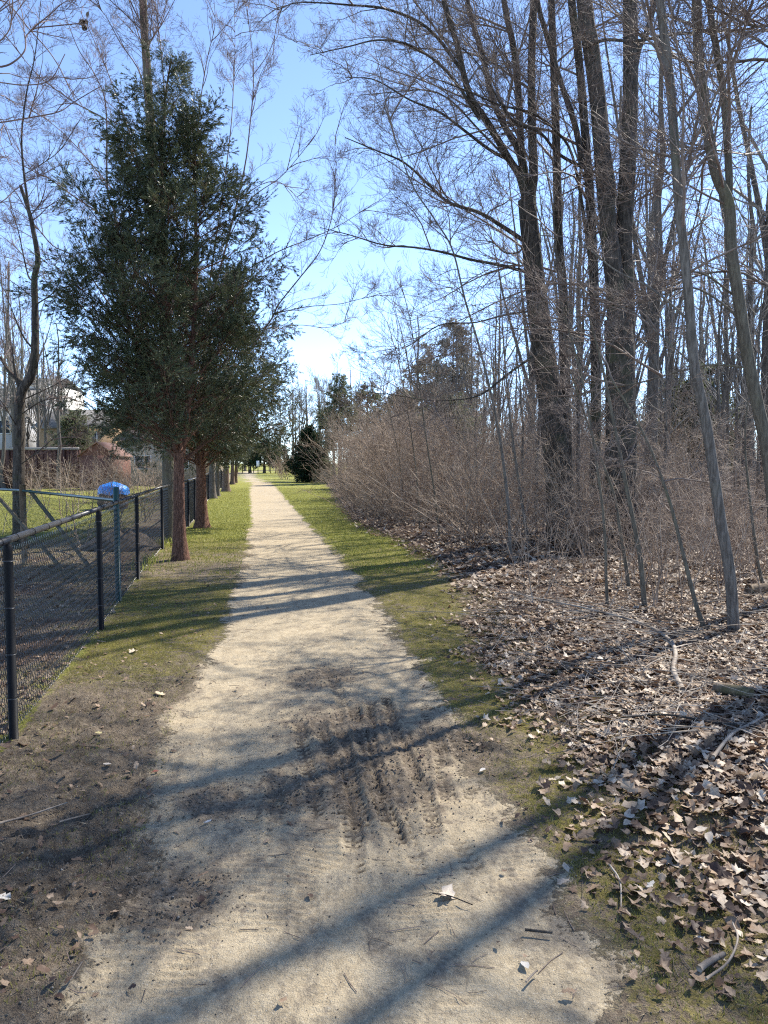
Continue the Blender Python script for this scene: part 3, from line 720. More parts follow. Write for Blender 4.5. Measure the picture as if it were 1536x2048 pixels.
tree('young_maple', 'pale smooth grey young tree leaning left in the leaf litter at right', 'tree',
     [(ext(line([(1468, 1280), (1460, 1150), (1443, 1050), (1428, 950), (1413, 850), (1388, 725), (1378, 600), (1368, 500), (1357, 400), (1350, 300), (1343, 200), (1333, 100), (1320, 0)], YE), 3), .052, .027)],
     [(line([(1378, 640), (1300, 575), (1230, 540), (1150, 480), (1080, 470)], [YE, YE + .3, YE + .6, YE + .9, YE + 1]), .018, .006), (line([(1392, 735), (1320, 670), (1260, 620), (1180, 600)], [YE, YE + .2, YE + .4, YE + .6]), .014, .005)],
     'm', 18, 'bark_grey', t0=.4, sizes='MS', seed=31, flare=.1, pitch=(20, 60), rough=.02, limb_tw=4)
YF = 8.1
tree('maple_tree', 'olive grey maple leaning right at the right picture edge, forked high up', 'tree',
     [(ext(line([(1556, 1231), (1550, 1050), (1536, 910), (1513, 800), (1493, 700), (1478, 600), (1463, 500), (1458, 410), (1433, 350), (1413, 250), (1400, 150), (1393, 0)], YF), 3), .072, .038),
      (ext(line([(1456, 400), (1458, 350), (1448, 200), (1433, 100), (1418, 0)], YF + .1), 3), .04, .025)],
     [(line([(1484, 640), (1420, 590), (1370, 575), (1300, 600), (1230, 620), (1150, 640)], [YF, YF + .1, YF + .2, YF + .4, YF + .5, YF + .6]), .02, .007), (line([(1490, 735), (1420, 730), (1350, 745), (1280, 765), (1200, 780), (1120, 800)], [YF, YF + .2, YF + .4, YF + .5, YF + .7, YF + 1]), .018, .006),
      (line([(1480, 600), (1400, 545), (1330, 560), (1260, 590), (1180, 590)], YF + .1), .018, .006)],
     'm', 18, 'bark_olive', t0=.45, sizes='MML', seed=41, flare=.2, rough=.02, limb_tw=4)
# saplings whose bases show in the leaf litter
SAP = [([(1290, 1232), (1282, 1130), (1273, 1075), (1248, 950), (1208, 750), (1180, 640), (1150, 520)], .03, 'sapling with dark foot standing between two thinner saplings in the litter'),
       ([(1215, 1226), (1212, 1150), (1210, 1075), (1200, 975), (1168, 775), (1120, 600)], .018, 'thin straight sapling left of the dark footed sapling'),
       ([(1413, 1278), (1395, 1220), (1383, 1175), (1358, 1075), (1338, 1000), (1298, 890), (1260, 820), (1218, 750)], .022, 'crooked sapling curving up just left of the pale young tree'),
       ([(1259, 1190), (1250, 1120), (1240, 1060), (1225, 980), (1180, 860), (1140, 740)], .026, 'short dark sapling behind the dark footed sapling'),
       ([(1530, 1200), (1515, 1120), (1500, 1000), (1490, 880), (1500, 760)], .022, 'slim sapling at the right picture edge behind the pale young tree'),
       ([(1022, 1130), (1015, 1000), (995, 850), (960, 700), (930, 600), (905, 500), (870, 440), (820, 360), (768, 210)], .028, 'tall arched sapling bending left over the brushwood edge'),
       ([(1060, 1110), (1040, 980), (1022, 850), (1008, 700), (1000, 560)], .035, 'straight grey sapling at the left of the forked maple'),
       ([(880, 1085), (868, 980), (850, 860), (835, 740), (820, 640), (800, 560)], .02, 'thin sapling rising from the brushwood near the moss corner'),
       ([(840, 1065), (832, 940), (815, 820), (800, 740), (790, 690)], .018, 'sapling in the brushwood left of the moss corner sapling'),
       ([(810, 1050), (800, 930), (780, 830), (760, 770)], .016, 'leftmost slim sapling standing out of the brushwood')]
for i, (p, r0, lab) in enumerate(SAP):
    Yb = gr(*p[0])[1]
    tree('sapling', lab, 'sapling', [(line(p, Yb), r0, .007)], (), 'm', 9 if i < 5 else 14, 'bark_grey' if i in (6, 5) else 'bark_olive', group='saplings at the wood edge', t0=.35, sizes='S' if i < 5 else 'SM', seed=50 + i, sc=.75, flare=.1, S=7, minz=1.0, rough=.02, pitch=(10, 55))

# off-frame trees at right whose limbs reach in and whose trunks shade the path
tree('maple_tree', 'large maple just outside the picture at right, its pale limbs reaching in', 'tree', [(auto_stem(7.2, 9.2, 15, (-.5, .2), seed=2), .11, .04), (auto_stem(7.1, 9.2, 1, seed=2)[:1].repeat(1, 0) if False else np.array([[7.1, 9.2, 4.5], [6.6, 8.8, 7], [6.0, 8.2, 10], [5.6, 7.8, 13]]), .10, .04)],
     [(np.array([[7.1, 9.2, 6.0], [6.0, 8.6, 6.6], *line([(1560, 50), (1500, 50), (1440, 20), (1380, -20)], 8.0)]), .05, .015),
      (np.array([[7.1, 9.2, 5.2], [5.8, 9.0, 5.6], *line([(1560, 128), (1458, 125), (1358, 118), (1270, 60), (1210, 0)], 8.8)]), .045, .012),
      (np.array([[7.1, 9.2, 4.0], [6.0, 9.0, 4.3], *line([(1570, 570), (1480, 545), (1400, 550), (1300, 590), (1200, 625)], 8.9)]), .04, .01)],
     'm', 8, 'bark_dark', t0=.4, sizes='MS', seed=61, limb_mat=MAT['bark_grey'], bias=(200, .4))
tree('maple_tree', 'maple outside the picture further right casting shade on the foreground', 'tree', [(auto_stem(7.4, 8.0, 14, (.3, -.3), seed=5), .11, .04)], (), 'm', 12, 'bark_dark', t0=.4, sizes='MS', seed=62)
tree('maple_tree', 'near maple outside the picture at lower right', 'tree', [(auto_stem(6.3, 5.6, 13, (.2, -.3), seed=9), .15, .05)], (), 'm', 8, 'bark_dark', t0=.4, sizes='LM', seed=63)

# ------------------------------------------------------------------ left deciduous trees
YP = gr(336, 1083)[1]
stP = [(ext(line([(336, 1083), (337, 980), (335, 880), (330, 740), (328, 600), (312, 480), (308, 425), (303, 300), (296, 170), (290, 80), (286, 0)], YP), 5), .135, .05)]
def PL(pts, d=0, r=.03): return (line(pts, list(YP + np.linspace(0, d, len(pts)))), r, .008)
liP = [PL([(330, 640), (265, 600), (241, 510), (230, 430), (214, 370), (212, 215), (190, 150), (155, 95), (120, 0)], -1.2, .045), PL([(316, 480), (270, 300), (225, 170), (190, 85), (150, 0)], 1, .035),
       PL([(304, 300), (285, 160), (240, 85), (210, 30), (180, 0)], -1, .03), PL([(312, 420), (330, 250), (325, 130), (318, 65), (308, -20)], .8, .035), PL([(330, 700), (380, 400), (400, 210), (415, 115), (430, 50), (427, -10)], -.8, .04),
       PL([(335, 780), (420, 600), (482, 370), (500, 250), (507, 130), (490, 0)], .5, .045), PL([(503, 155), (540, 100), (555, 40), (557, -20)], .5, .012), PL([(420, 560), (457, 300), (467, 175), (470, 80), (468, 0)], 1.2, .025),
       PL([(340, 850), (450, 760), (535, 650), (558, 608), (600, 555), (640, 502), (664, 432), (672, 350), (670, 290)], -1.0, .04), PL([(551, 627), (611, 614), (678, 608), (716, 599), (760, 590)], -1, .014), PL([(430, 580), (526, 520), (570, 497), (617, 479), (680, 450), (731, 417)], -.6, .022),
       PL([(470, 690), (540, 655), (600, 650), (655, 655), (700, 640)], .3, .016), PL([(455, 480), (500, 400), (560, 355), (600, 310), (630, 270)], -.3, .018), PL([(480, 400), (520, 370), (560, 365), (600, 400)], .4, .014),
       PL([(330, 740), (260, 660), (219, 609), (178, 549), (141, 509), (104, 490), (60, 440), (0, 400)], -.8, .04), PL([(322, 560), (250, 470), (193, 423), (148, 393), (97, 356), (59, 334), (0, 230)], -.8, .035),
       PL([(312, 430), (260, 300), (219, 245), (148, 204), (74, 148), (0, 56)], -1.5, .03), PL([(318, 520), (240, 400), (150, 290), (80, 230), (0, 190)], 1., .025), PL([(340, 820), (250, 700), (150, 600), (90, 560), (20, 480)], .6, .025)]
treeP = tree('maple_tree', 'tall bare maple rising behind the nearest cedar, thin limbs spreading both ways', 'tree', stP, liP, 'r', 16, 'bark_olive', t0=.6, sizes='SMM', seed=71, limb_tw=6, flare=.15, sc=.9, pitch=(35, 70), limb_mat=MAT['twig_red'])
YL = 14.5
stL = [(line([(40, 1100), (38, 980), (38, 880), (42, 790), (63, 750), (70, 705), (70, 613), (69, 557), (76, 520), (67, 464), (59, 427), (41, 371)], YL), .13, .03)]
def LL(pts, d=0, r=.03): return (line(pts, list(YL + np.linspace(0, d, len(pts)))), r, .008)
liL = [LL([(59, 427), (48, 349), (43, 278), (48, 223), (56, 171), (70, 111), (82, 0)], -.5, .035), LL([(40, 780), (28, 730), (25, 690)], 0, .07), LL([(50, 770), (20, 745), (0, 715), (-40, 680)], 0, .08), LL([(68, 700), (45, 670), (20, 610), (9, 579)], 0, .03),
       LL([(69, 598), (40, 575), (0, 546)], .3, .02), LL([(73, 609), (111, 579), (132, 516)], -.3, .02), LL([(69, 560), (56, 550), (37, 464), (18, 394)], .4, .025), LL([(60, 432), (70, 420), (87, 400)], 0, .018), LL([(45, 800), (110, 770), (170, 740), (230, 760)], .8, .02),
       LL([(40, 830), (90, 800), (150, 800), (220, 830)], -1, .018), LL([(38, 860), (0, 800), (-30, 780)], -1, .02), LL([(48, 349), (80, 330), (120, 300), (160, 240)], 0, .014), LL([(40, 930), (80, 900), (130, 860), (190, 850)], -1.5, .015)]
tree('crab_apple_tree', 'rugged dark bare tree in the yard at the left edge with broken stubs', 'tree', stL, liL, 'r', 10, 'bark_dark', t0=.5, sizes='SM', seed=81, limb_tw=7, flare=.2, sc=.8)
# near tree off the left edge, branches reach into the top left corner
def NL(pts, y0=6., d=0, r=.02):
    a = line(pts, list(y0 + np.linspace(0, d, len(pts))))
    return (np.vstack([[[-4.6, 5.9, max(2.6, a[0][2] - .8)]], a]), r, .006)
tree('maple_tree', 'near maple outside the left edge, reddish twigs hanging into the top left corner', 'tree', [(auto_stem(-4.7, 5.9, 9, (0, .2), .05, seed=3), .14, .05)],
     [NL([(-80, 140), (0, 134), (30, 122), (50, 100), (52, 74), (70, 57), (108, 52), (167, 46)], 6, .3, .022), NL([(-60, 120), (0, 82), (22, 48), (18, 0)], 6, 0, .02), NL([(-60, 60), (0, 18), (30, -20)], 5.6, 0, .02), NL([(-60, 252), (0, 245), (67, 234), (119, 223), (148, 204), (204, 171)], 6.2, .5, .016),
      NL([(-60, 160), (0, 165), (50, 170), (100, 160), (130, 108)], 5.8, .3, .012), NL([(-60, 180), (0, 238), (24, 290)], 6, 0, .016), NL([(-60, 60), (0, 0), (60, 60), (110, 120), (150, 200)], 6.4, .4, .014), NL([(-60, 420), (0, 405), (30, 380), (70, 350)], 6.4, .4, .014)],
     'r', 6, 'bark_dark', t0=.6, sizes='S', seed=91, limb_tw=3, sc=.55, limb_mat=MAT['twig_red'])
# dead leaf clump caught on a twig (top left)
mb = MB(); cpt = at(170, 48, 6.3)
for i in range(16):
    V, F = leaf_mesh('beech', rl, 1.2); e = Euler((rl.uniform(0, 6), rl.uniform(0, 6), rl.uniform(0, 6))).to_matrix(); V = (V * .05) @ np.array(e).T + rl.normal(0, 1, 3) * [.014, .014, .03]
    mb.add(V, F)
o = mb.build('leaf_clump', M('clump_leaf', (.13, .1, .07), .8)); o.location = cpt; tag(o, 'clump of dead brown leaves hanging on a twig at top left', 'leaf clump')

# ------------------------------------------------------------------ conifers
def bough_mesh(L, seed, mat, fl=.062, fw=.0046, dens=1., droop=-.15, flat=.5, sprd=.5, t2=.42):
    r = np.random.default_rng(seed); K = 7
    P = np.zeros((1, K, 3)); D = np.array([1., 0, .1])
    for k in range(1, K):
        D = D + r.normal(size=3) * .07; D[2] += droop * .25 + .10 * (k / K); D /= np.linalg.norm(D); P[0, k] = P[0, k - 1] + D * L / (K - 1)
    R1 = (np.linspace(.012 * L ** .5, .003, K))[None]
    n2 = int(11 * L * dens) + 4
    P2, R2 = grow(P, R1, n2, L * sprd, r, t2, 1., (35, 70), up=.12, wig=.12, K=5, rr=.4, rend=.5, rmin=.002, flat=flat, shrink=.6)
    P3, R3 = grow(P2, R2, n2 * 5, .27, r, .3, 1., (25, 55), up=.1, wig=.12, K=4, rr=.6, rend=.6, rmin=.0015, flat=flat, shrink=.3)
    V1, F1 = tubes(P, R1, 4); V2, F2 = tubes(P2, R2, 3)
    nf = n2 * 6 * 19; idx = r.integers(0, len(P3), nf); t = r.uniform(0, 1, nf) ** .65 * 2.999; i = t.astype(int); fr = (t - i)[:, None]
    B = P3[idx, i] * (1 - fr) + P3[idx, i + 1] * fr; T = P3[idx, i + 1] - P3[idx, i]; T /= np.linalg.norm(T, axis=1, keepdims=True) + 1e-9
    pr = r.normal(size=(nf, 3)); pr[:, 2] *= .5; pr -= (pr * T).sum(1, keepdims=True) * T; pr /= np.linalg.norm(pr, axis=1, keepdims=True) + 1e-9
    a = np.radians(r.uniform(8, 38, nf))[:, None]; d = np.cos(a) * T + np.sin(a) * pr; d[:, 2] -= .18
    up = r.normal(size=(nf, 3)); s = np.cross(d, up); s /= np.linalg.norm(s, axis=1, keepdims=True) + 1e-9
    l = (fl * r.uniform(.6, 1.3, nf))[:, None]; w_ = (fw * r.uniform(.7, 1.3, nf))[:, None]
    Vl = np.stack([B, B + d * l * .55 + s * w_, B + d * l, B + d * l * .55 - s * w_], 1).reshape(-1, 3); Fl = np.arange(nf * 4).reshape(-1, 4)
    V = np.concatenate([V1, V2, Vl]); me = build('bough', V, [F1, F2 + len(V1), Fl + len(V1) + len(V2)], None, link=False)
    me.materials.append(MAT['bark_cedar']); me.materials.append(mat)
    mi = np.zeros(len(me.polygons), np.int32); mi[len(F1) + len(F2):] = 1; me.polygons.foreach_set('material_index', mi)
    return me
BO = {'S': [bough_mesh(.8, 500 + i, MAT['cedar_leaf']) for i in range(3)], 'M': [bough_mesh(1.3, 510 + i, MAT['cedar_leaf']) for i in range(3)], 'L': [bough_mesh(2.0, 520 + i, MAT['cedar_leaf'], dens=.9) for i in range(3)]}
BL = {'S': .8, 'M': 1.3, 'L': 2.0}
def put_bough(root, p, az, pitch, length, rng, lib=BO, name='bough'):
    k = 'S' if length < 1.0 else ('M' if length < 1.65 else 'L'); s = length / BL[k]
    m4 = Matrix.Translation(Vector(p) - root.location) @ Matrix.Rotation(az, 4, 'Z') @ Matrix.Rotation(-pitch, 4, 'Y') @ Matrix.Rotation(rng.uniform(-.6, .6), 4, 'X') @ Matrix.Scale(s, 4)
    return obj(name, rng.choice(lib[k]), root, mat4=m4)
def cedar(name, label, stems, prof, nb, seed, pitch=(15, 50), rbase=.13, group='cedars along the fence', mat='bark_cedar', lib=BO, zmin=0, cat='tree', flare=.7):
    """stems: world polylines; prof: [(z, radius)] ; boughs leave the stems"""
    rng = random.Random(seed); b0 = stems[0][0]
    root = thing(name, label, cat, (b0[0], b0[1], gz(b0[0], b0[1])), group); o = np.array(root.location)
    mb = MB(); info = []
    for k, P in enumerate(stems):
        P = np.array(P)
        if k == 0: P[0, 2] = o[2] - .04
        Q_, r = stem_mesh(mb, P - o, rbase if k == 0 else rbase * .62, .012, 12 if k == 0 else 8, flare if k == 0 else 0, K=26, rough=.12, seed=seed + k); info.append((Q_ + o, r))
    mb.build('trunk', MAT[mat], root, True)
    zs = [p[0] for p in prof]; rs = [p[1] for p in prof]; cum = np.array(rs); n = 0
    while n < nb:
        z = rng.uniform(zs[0], zs[-1]); rad = float(np.interp(z, zs, rs))
        if rng.random() > (rad / max(rs)) ** .7 + .3: continue
        Q_, r = rng.choices(info, [1.3] + [1] * (len(info) - 1))[0]
        ln = rad * rng.uniform(.65, 1.08); pt = math.radians(rng.uniform(*pitch))
        zb = z - ln * math.sin(pt) * .6
        if zb < Q_[0][2] or zb > Q_[-1][2]: Q_, r = info[0]
        zb = max(zb, zs[0] * rng.uniform(.84, 1.0))
        x = np.interp(zb, Q_[:, 2], Q_[:, 0]); y = np.interp(zb, Q_[:, 2], Q_[:, 1])
        put_bough(root, (x, y, zb), rng.uniform(-math.pi, math.pi), pt, max(.4, ln), rng, lib); n += 1
    return root
g1 = gr(360, 1120); Y1 = g1[1]
zpx = lambda py, Yd: float(at(768, py, Yd)[2])
prof1 = [(zpx(905, Y1), 1.0), (zpx(850, Y1), 1.75), (zpx(760, Y1), 1.95), (zpx(650, Y1), 1.9), (zpx(540, Y1), 1.65), (zpx(420, Y1), 1.15), (zpx(330, Y1), .95), (zpx(240, Y1), .8), (zpx(160, Y1), .4), (zpx(112, Y1), .15)]
cedar('cedar_tree', 'nearest and tallest cedar with reddish trunk beside the fence', [line([(361, 1122), (358, 1000), (357, 905), (345, 800), (337, 680), (330, 560), (326, 430), (322, 300), (330, 200), (342, 118)], Y1),
      line([(362, 910), (375, 820), (388, 650), (392, 480), (388, 330), (385, 230)], Y1 + .1), line([(350, 860), (300, 760), (255, 640), (235, 540), (225, 450)], Y1 - .2)], prof1, 215, 5, rbase=.105, pitch=(25, 62))
g2 = gr(404, 1056); Y2 = g2[1]
cedar('cedar_tree', 'second cedar along the fence with dark trunk and broad low boughs', [line([(404, 1056), (402, 960), (402, 850), (410, 700), (420, 560)], Y2), line([(403, 900), (450, 800), (475, 700)], Y2)], [(zpx(925, Y2), 1.3), (zpx(860, Y2), 2.7), (zpx(760, Y2), 2.3), (zpx(650, Y2), 1.7), (zpx(540, Y2), .7)], 165, 6, rbase=.15)
for i, (px, py, rb, top, rad, lab) in enumerate([(424, 997, .17, 720, 2.2, 'cedar with broad grey trunk, third along the fence'), (435, 992, .10, 740, 1.9, 'cedar with narrow grey trunk just behind the broad grey one'), (452, 983, .19, 745, 2.4, 'cedar with tan trunk standing in a patch of brown litter'),
                                             (465, 969, .16, 775, 2.2, 'dark cedar beyond the tan trunked one'), (471, 966, .13, 800, 2.0, 'leaning thin trunked cedar beyond the dark one'), (490, 942, .25, 850, 2.2, 'farthest cedar at the end of the fence row')]):
    gg = gr(px, py); Yk = gg[1]
    cedar('cedar_tree', lab, [line([(px, py), (px + (3 if i == 4 else 0), 900), (px + (5 if i == 4 else 1), (900 + top) / 2), (px, top)], Yk)], [(zpx(932, Yk) + .2, rad * .5), (zpx(905, Yk), rad), (zpx((880 + top) / 2, Yk), rad * .8), (zpx(top, Yk), .4)], 70, 10 + i, rbase=rb, mat='bark_grey' if i < 2 else 'bark_cedar2')
# spruce beside the far path
def recol(me, leaf):
    m2 = me.copy(); m2.materials[1] = leaf; return m2
SPL = {k: [recol(bough_mesh(BL[k], 600 + i, MAT['spruce_leaf'], fl=.09, fw=.012, dens=.7, sprd=.45, droop=-.1, t2=.15), MAT['spruce_leaf']) for i in range(2)] for k in BL}
PIL = {k: [recol(m_, MAT['pine_leaf']) for m_ in v] for k, v in SPL.items()}
TAL = {k: [recol(m_, MAT['pine_tan']) for m_ in v] for k, v in SPL.items()}
gs = gr(618, 964); Ys = gs[1]
cedar('spruce_tree', 'dense dark green spruce with low skirts right of the far path', [line([(618, 964), (618, 900), (620, 848)], Ys)], [(.15, 1.9), (1.2, 2.15), (2.4, 1.8), (3.6, 1.15), (zpx(850, Ys), .35)], 260, 30, pitch=(-10, 20), rbase=.12, group=None, lib=SPL, mat='bark_dark')
gs = gr(648, 962)
cedar('spruce_tree', 'small lighter green fir leaning against the dark spruce', [line([(648, 962), (650, 920), (652, 890)], Ys - 1)], [(.2, 1.0), (1.4, .9), (zpx(890, Ys), .3)], 50, 33, pitch=(10, 40), rbase=.07, group=None, lib=PIL, mat='bark_dark')
def conif(px, Yd, top, rad, lib, lab, n, seed, zb=1.0, nm='pine_tree', grp=None):
    x = at(px, 900, Yd)[0]; zt = zpx(top, Yd); P = np.array([[x, Yd, 0], [x, Yd, zt * .5], [x, Yd, zt]])
    cedar(nm, lab, [P], [(zb, rad * .8), (zb + (zt - zb) * .3, rad), (zb + (zt - zb) * .7, rad * .8), (zt, rad * .25)], n, seed, pitch=(-5, 35), rbase=.2, group=grp, lib=lib, mat='bark_dark')
conif(680, 60, 752, 2.1, PIL, 'rounded grey green pine whose crown stands out left of the wood', 80, 40, 3.0)
conif(735, 63, 765, 2.4, PIL, 'second rounded pine right behind the leftmost wood edge pine', 80, 41, 3.)
conif(652, 72, 815, 1.6, PIL, 'grey green pine bough mass above the spruce at the wood corner', 50, 42, 3.)
conif(905, 62, 640, 3.4, TAL, 'tall tan grey conifer with rounded top behind the brushwood', 170, 43, 2)
conif(850, 66, 690, 3.0, TAL, 'shorter tan conifer left of the tall tan one', 120, 44, 2)
conif(800, 50, 780, 2.6, PIL, 'olive green pine in the gap above the brushwood', 110, 45)
conif(890, 46, 790, 2.6, PIL, 'low olive pine right of the gap above the brushwood', 100, 46)
conif(1400, 34, 730, 2.2, PIL, 'green hemlock showing between the trunks at right', 120, 47)
conif(1330, 40, 760, 2.2, PIL, 'dim hemlock left of the green one between the trunks', 90, 48)
conif(528, 120, 858, 3.4, SPL, 'blue green spruce beyond the far fence', 90, 49, nm='spruce_tree')
conif(500, 125, 875, 3.2, SPL, 'dark spruce left of the blue green one beyond the far fence', 70, 50, nm='spruce_tree')
conif(560, 125, 890, 3.2, SPL, 'low dark spruce right of the blue green one beyond the far fence', 70, 51, nm='spruce_tree')
conif(150, 52, 822, 1.9, PIL, 'grey green evergreen in the neighbouring yard', 60, 52, 2.0)

# ------------------------------------------------------------------ brushwood shrubs
def shrub_mesh(seed, h=2.4, ns=15, n2=100, n3=300, mat='twig_shrub', spread=.55, r0=.009):
    r = np.random.default_rng(seed); K = 7
    P = np.zeros((ns, K, 3)); P[:, 0, :2] = r.normal(0, .16, (ns, 2)); D = np.column_stack([r.normal(0, spread, (ns, 2)), np.ones(ns)])
    ln = h * r.uniform(.6, 1.1, ns)
    for k in range(1, K):
        D = D + r.normal(size=(ns, 3)) * .11; D[:, 2] -= .05 * k / K; D /= np.linalg.norm(D, axis=1, keepdims=True); P[:, k] = P[:, k - 1] + D * (ln / (K - 1))[:, None]
    Rr = r0 * r.uniform(.6, 1.3, ns)[:, None] * np.linspace(1, .3, K)[None]
    mb = MB(); mb.add(*tubes(P, Rr, 4))
    P2, R2 = grow(P, Rr, n2, h * .48, r, .1, 1, (25, 65), up=.05, wig=.16, K=5, rr=.65, rend=.4, rmin=.0022); mb.add(*tubes(P2, R2, 3))
    P3, R3 = grow(P2, R2, n3, h * .17, r, .1, 1, (25, 70), up=.05, wig=.18, K=4, rr=.8, rend=.6, rmin=.0018); mb.add(*tubes(P3, R3, 3))
    return mb.build('bare_shrub', MAT[mat], link=False)
SH = [shrub_mesh(700 + i, 2.3 + .15 * i) for i in range(5)]
SHT = [shrub_mesh(720 + i, 3.6, 9, 110, 420, spread=.32, r0=.014) for i in range(3)]
rs = random.Random(99); GRP = 'bare shrubs making the brushwood thicket'
LSH = 'leafless tangled shrub within the brushwood thicket right of the path'
for i in range(150):
    u = rs.random(); y = 12.5 * (52 / 12.5) ** u
    wdt = 3.0 + y * .32; x = float(litE(np.array([y]))[0]) + .45 + (.9 if y > 40 else 0) + rs.random() ** 1.2 * wdt + (.6 if y < 17 else 0)
    if x > y * .56: continue
    s = rs.uniform(.65, 1.05) if y < 18 else rs.uniform(.8, 1.25)
    o = obj('bare_shrub', rs.choice(SH), None, (x, y, gz(x, y) - .03)); o.rotation_euler = (0, 0, rs.uniform(0, 6.28)); o.scale = (s, s, s); tag(o, LSH, 'shrub', GRP)
for i in range(46):
    y = rs.uniform(20, 62); x = float(litE(np.array([y]))[0]) + 1.2 + rs.random() * (3 + y * .3)
    s = rs.uniform(.8, 1.35); o = obj('bare_shrub', rs.choice(SHT), None, (x, y, gz(x, y) - .03)); o.rotation_euler = (0, 0, rs.uniform(0, 6.28)); o.scale = (s, s, s); tag(o, 'tall leafless shrub standing up out of the brushwood thicket', 'shrub', 'tall bare shrubs in the thicket')
for i in range(30):
    y = rs.uniform(44, 60); x = float(litE(np.array([y]))[0]) + 2.0 + rs.random() * 5
    s = rs.uniform(.9, 1.5); o = obj('bare_shrub', rs.choice(SHT + SH), None, (x, y, gz(x, y) - .03)); o.rotation_euler = (0, 0, rs.uniform(0, 6.28)); o.scale = (s, s, s); tag(o, 'leafless shrub at the far end of the thicket near the spruce', 'shrub', 'shrubs at the far end of the thicket')
for i in range(34):
    y = rs.uniform(21, 50); x = float(litE(np.array([y]))[0]) + .7 + (1.2 if y > 38 else 0) + rs.random() * (1.2 + y * .07)
    s = rs.uniform(1.0, 1.5); o = obj('bare_shrub', rs.choice(SHT), None, (x, y, gz(x, y) - .03)); o.rotation_euler = (0, 0, rs.uniform(0, 6.28)); o.scale = (s, s, s); tag(o, 'tall leafless shrub standing up out of the brushwood thicket', 'shrub', 'tall bare shrubs in the thicket')
# sparse low shoots nearer the camera
LOW = [shrub_mesh(740 + i, 1.3, 5, 14, 30, spread=.35, r0=.006) for i in range(3)]
for i in range(46):
    y = rs.uniform(7.6, 14.5); x0 = float(litE(np.array([y]))[0]) + .8; x = rs.uniform(x0, max(x0 + .5, y * .53))
    s = rs.uniform(.6, 1.2); o = obj('bare_shrub', rs.choice(LOW), None, (x, y, gz(x, y) - .02)); o.rotation_euler = (0, 0, rs.uniform(0, 6.28)); o.scale = (s, s, s); tag(o, 'thin sparse shoots rising from the leaf litter before the thicket', 'shrub', 'sparse shoots in the leaf litter')
# multi stemmed bush right behind pale tree
for (px, py, s, lab) in [(1440, 1175, 1.15, 'bare multi stemmed bush right behind the pale young tree'), (1395, 1150, 1.0, 'bare bush with upright brown stems before the mossy log'), (1530, 1160, 1.1, 'bare bush at the right edge behind the litter')]:
    q2 = gr(px, py); o = obj('bare_shrub', SH[2 if s > 1.1 else 1], None, (q2[0], q2[1], gz(*q2) - .02)); o.scale = (s * .7, s * .7, s * .75); o.rotation_euler = (0, 0, px); tag(o, lab, 'shrub')
# yard shrubs on the left
for i, (px, Yd, s, k, lab) in enumerate([(160, 15, 1.7, 0, 'bare twiggy shrub behind the green fence'), (235, 19, .6, 1, 'bare bush in front of the red brown shed'), (110, 22, 1.8, 2, 'bare bush on the lawn before the wooden fence'), (285, 21, .75, 3, 'bare bush left of the cedar trunks behind the black fence'),
                                         (20, 17, 1.7, 4, 'bare bush at the left edge behind the green fence'), (60, 30, .5, 0, 'small bare bush along the foot of the wooden fence'), (350, 27, .8, 1, 'brown bush seen between cedar trunk and fence'), (140, 25, 1.7, 3, 'wide bare bush left of the blue tarpaulin')]):
    x = at(px, 900, Yd)[0]; o = obj('bare_shrub', (LOW + LOW)[k] if i in (0, 2, 4, 7) else (SHT + SHT)[k], None, (x, Yd, gz(x, Yd))); o.scale = (s,) * 3; o.rotation_euler = (0, 0, i); tag(o, lab, 'shrub', 'bare shrubs in the yard')
x, y = at(575, 950, 75)[:2]
for i, (dx, dy, s) in enumerate([(0, 0, 1.3), (1.1, 1, 1.4), (-.9, 2, 1.2), (1.4, 3, 1.5)]):
    o = obj('bare_shrub', SHT[i % 3], None, (x + dx, y + dy, 0)); o.scale = (s, s, s * .8); tag(o, 'leafless shrub in the clump left of the dark spruce', 'shrub', 'shrub clump left of the spruce')
for (px, Yd, s, lab) in [(195, 33, 1.0, 'bare bush standing right in front of the red brown shed'), (228, 36, 1.1, 'bare bush at the right corner of the red brown shed'), (120, 40, 1.0, 'bare bush before the middle of the wooden fence'), (60, 38, 1.1, 'bare bush before the left part of the wooden fence'), (165, 30, .9, 'bare bush before the right end of the wooden fence'), (262, 34, 1.1, 'bare bush before the beige low house'), (310, 30, 1.0, 'bare bush just left of the tall maple behind the cedar')]:
    x = at(px, 900, Yd)[0]; o = obj('bare_shrub', SH[px % 5], None, (x, Yd, gz(x, Yd))); o.scale = (s,) * 3; tag(o, lab, 'shrub', 'bare shrubs in the yard')
# dry tan reeds beside the spruce
mb = MB(); q2 = gr(655, 966)
for i in range(140):
    a = rl.normal(0, .45, 2); hh = rl.uniform(.5, 1.5); mb.tube(np.array([[a[0], a[1], 0], [a[0] * 1.05, a[1], hh * .6], [a[0] * 1.15 + rl.normal(0, .06), a[1] * 1.1, hh]]), [.012, .010, .004], 3, False)
o = mb.build('dry_reeds', M('dry_reed', (.42, .33, .18), .8)); o.location = (q2[0], q2[1] - 1.5, 0); tag(o, 'clump of tan dry grass stalks at the foot of the spruce', 'grass clump')

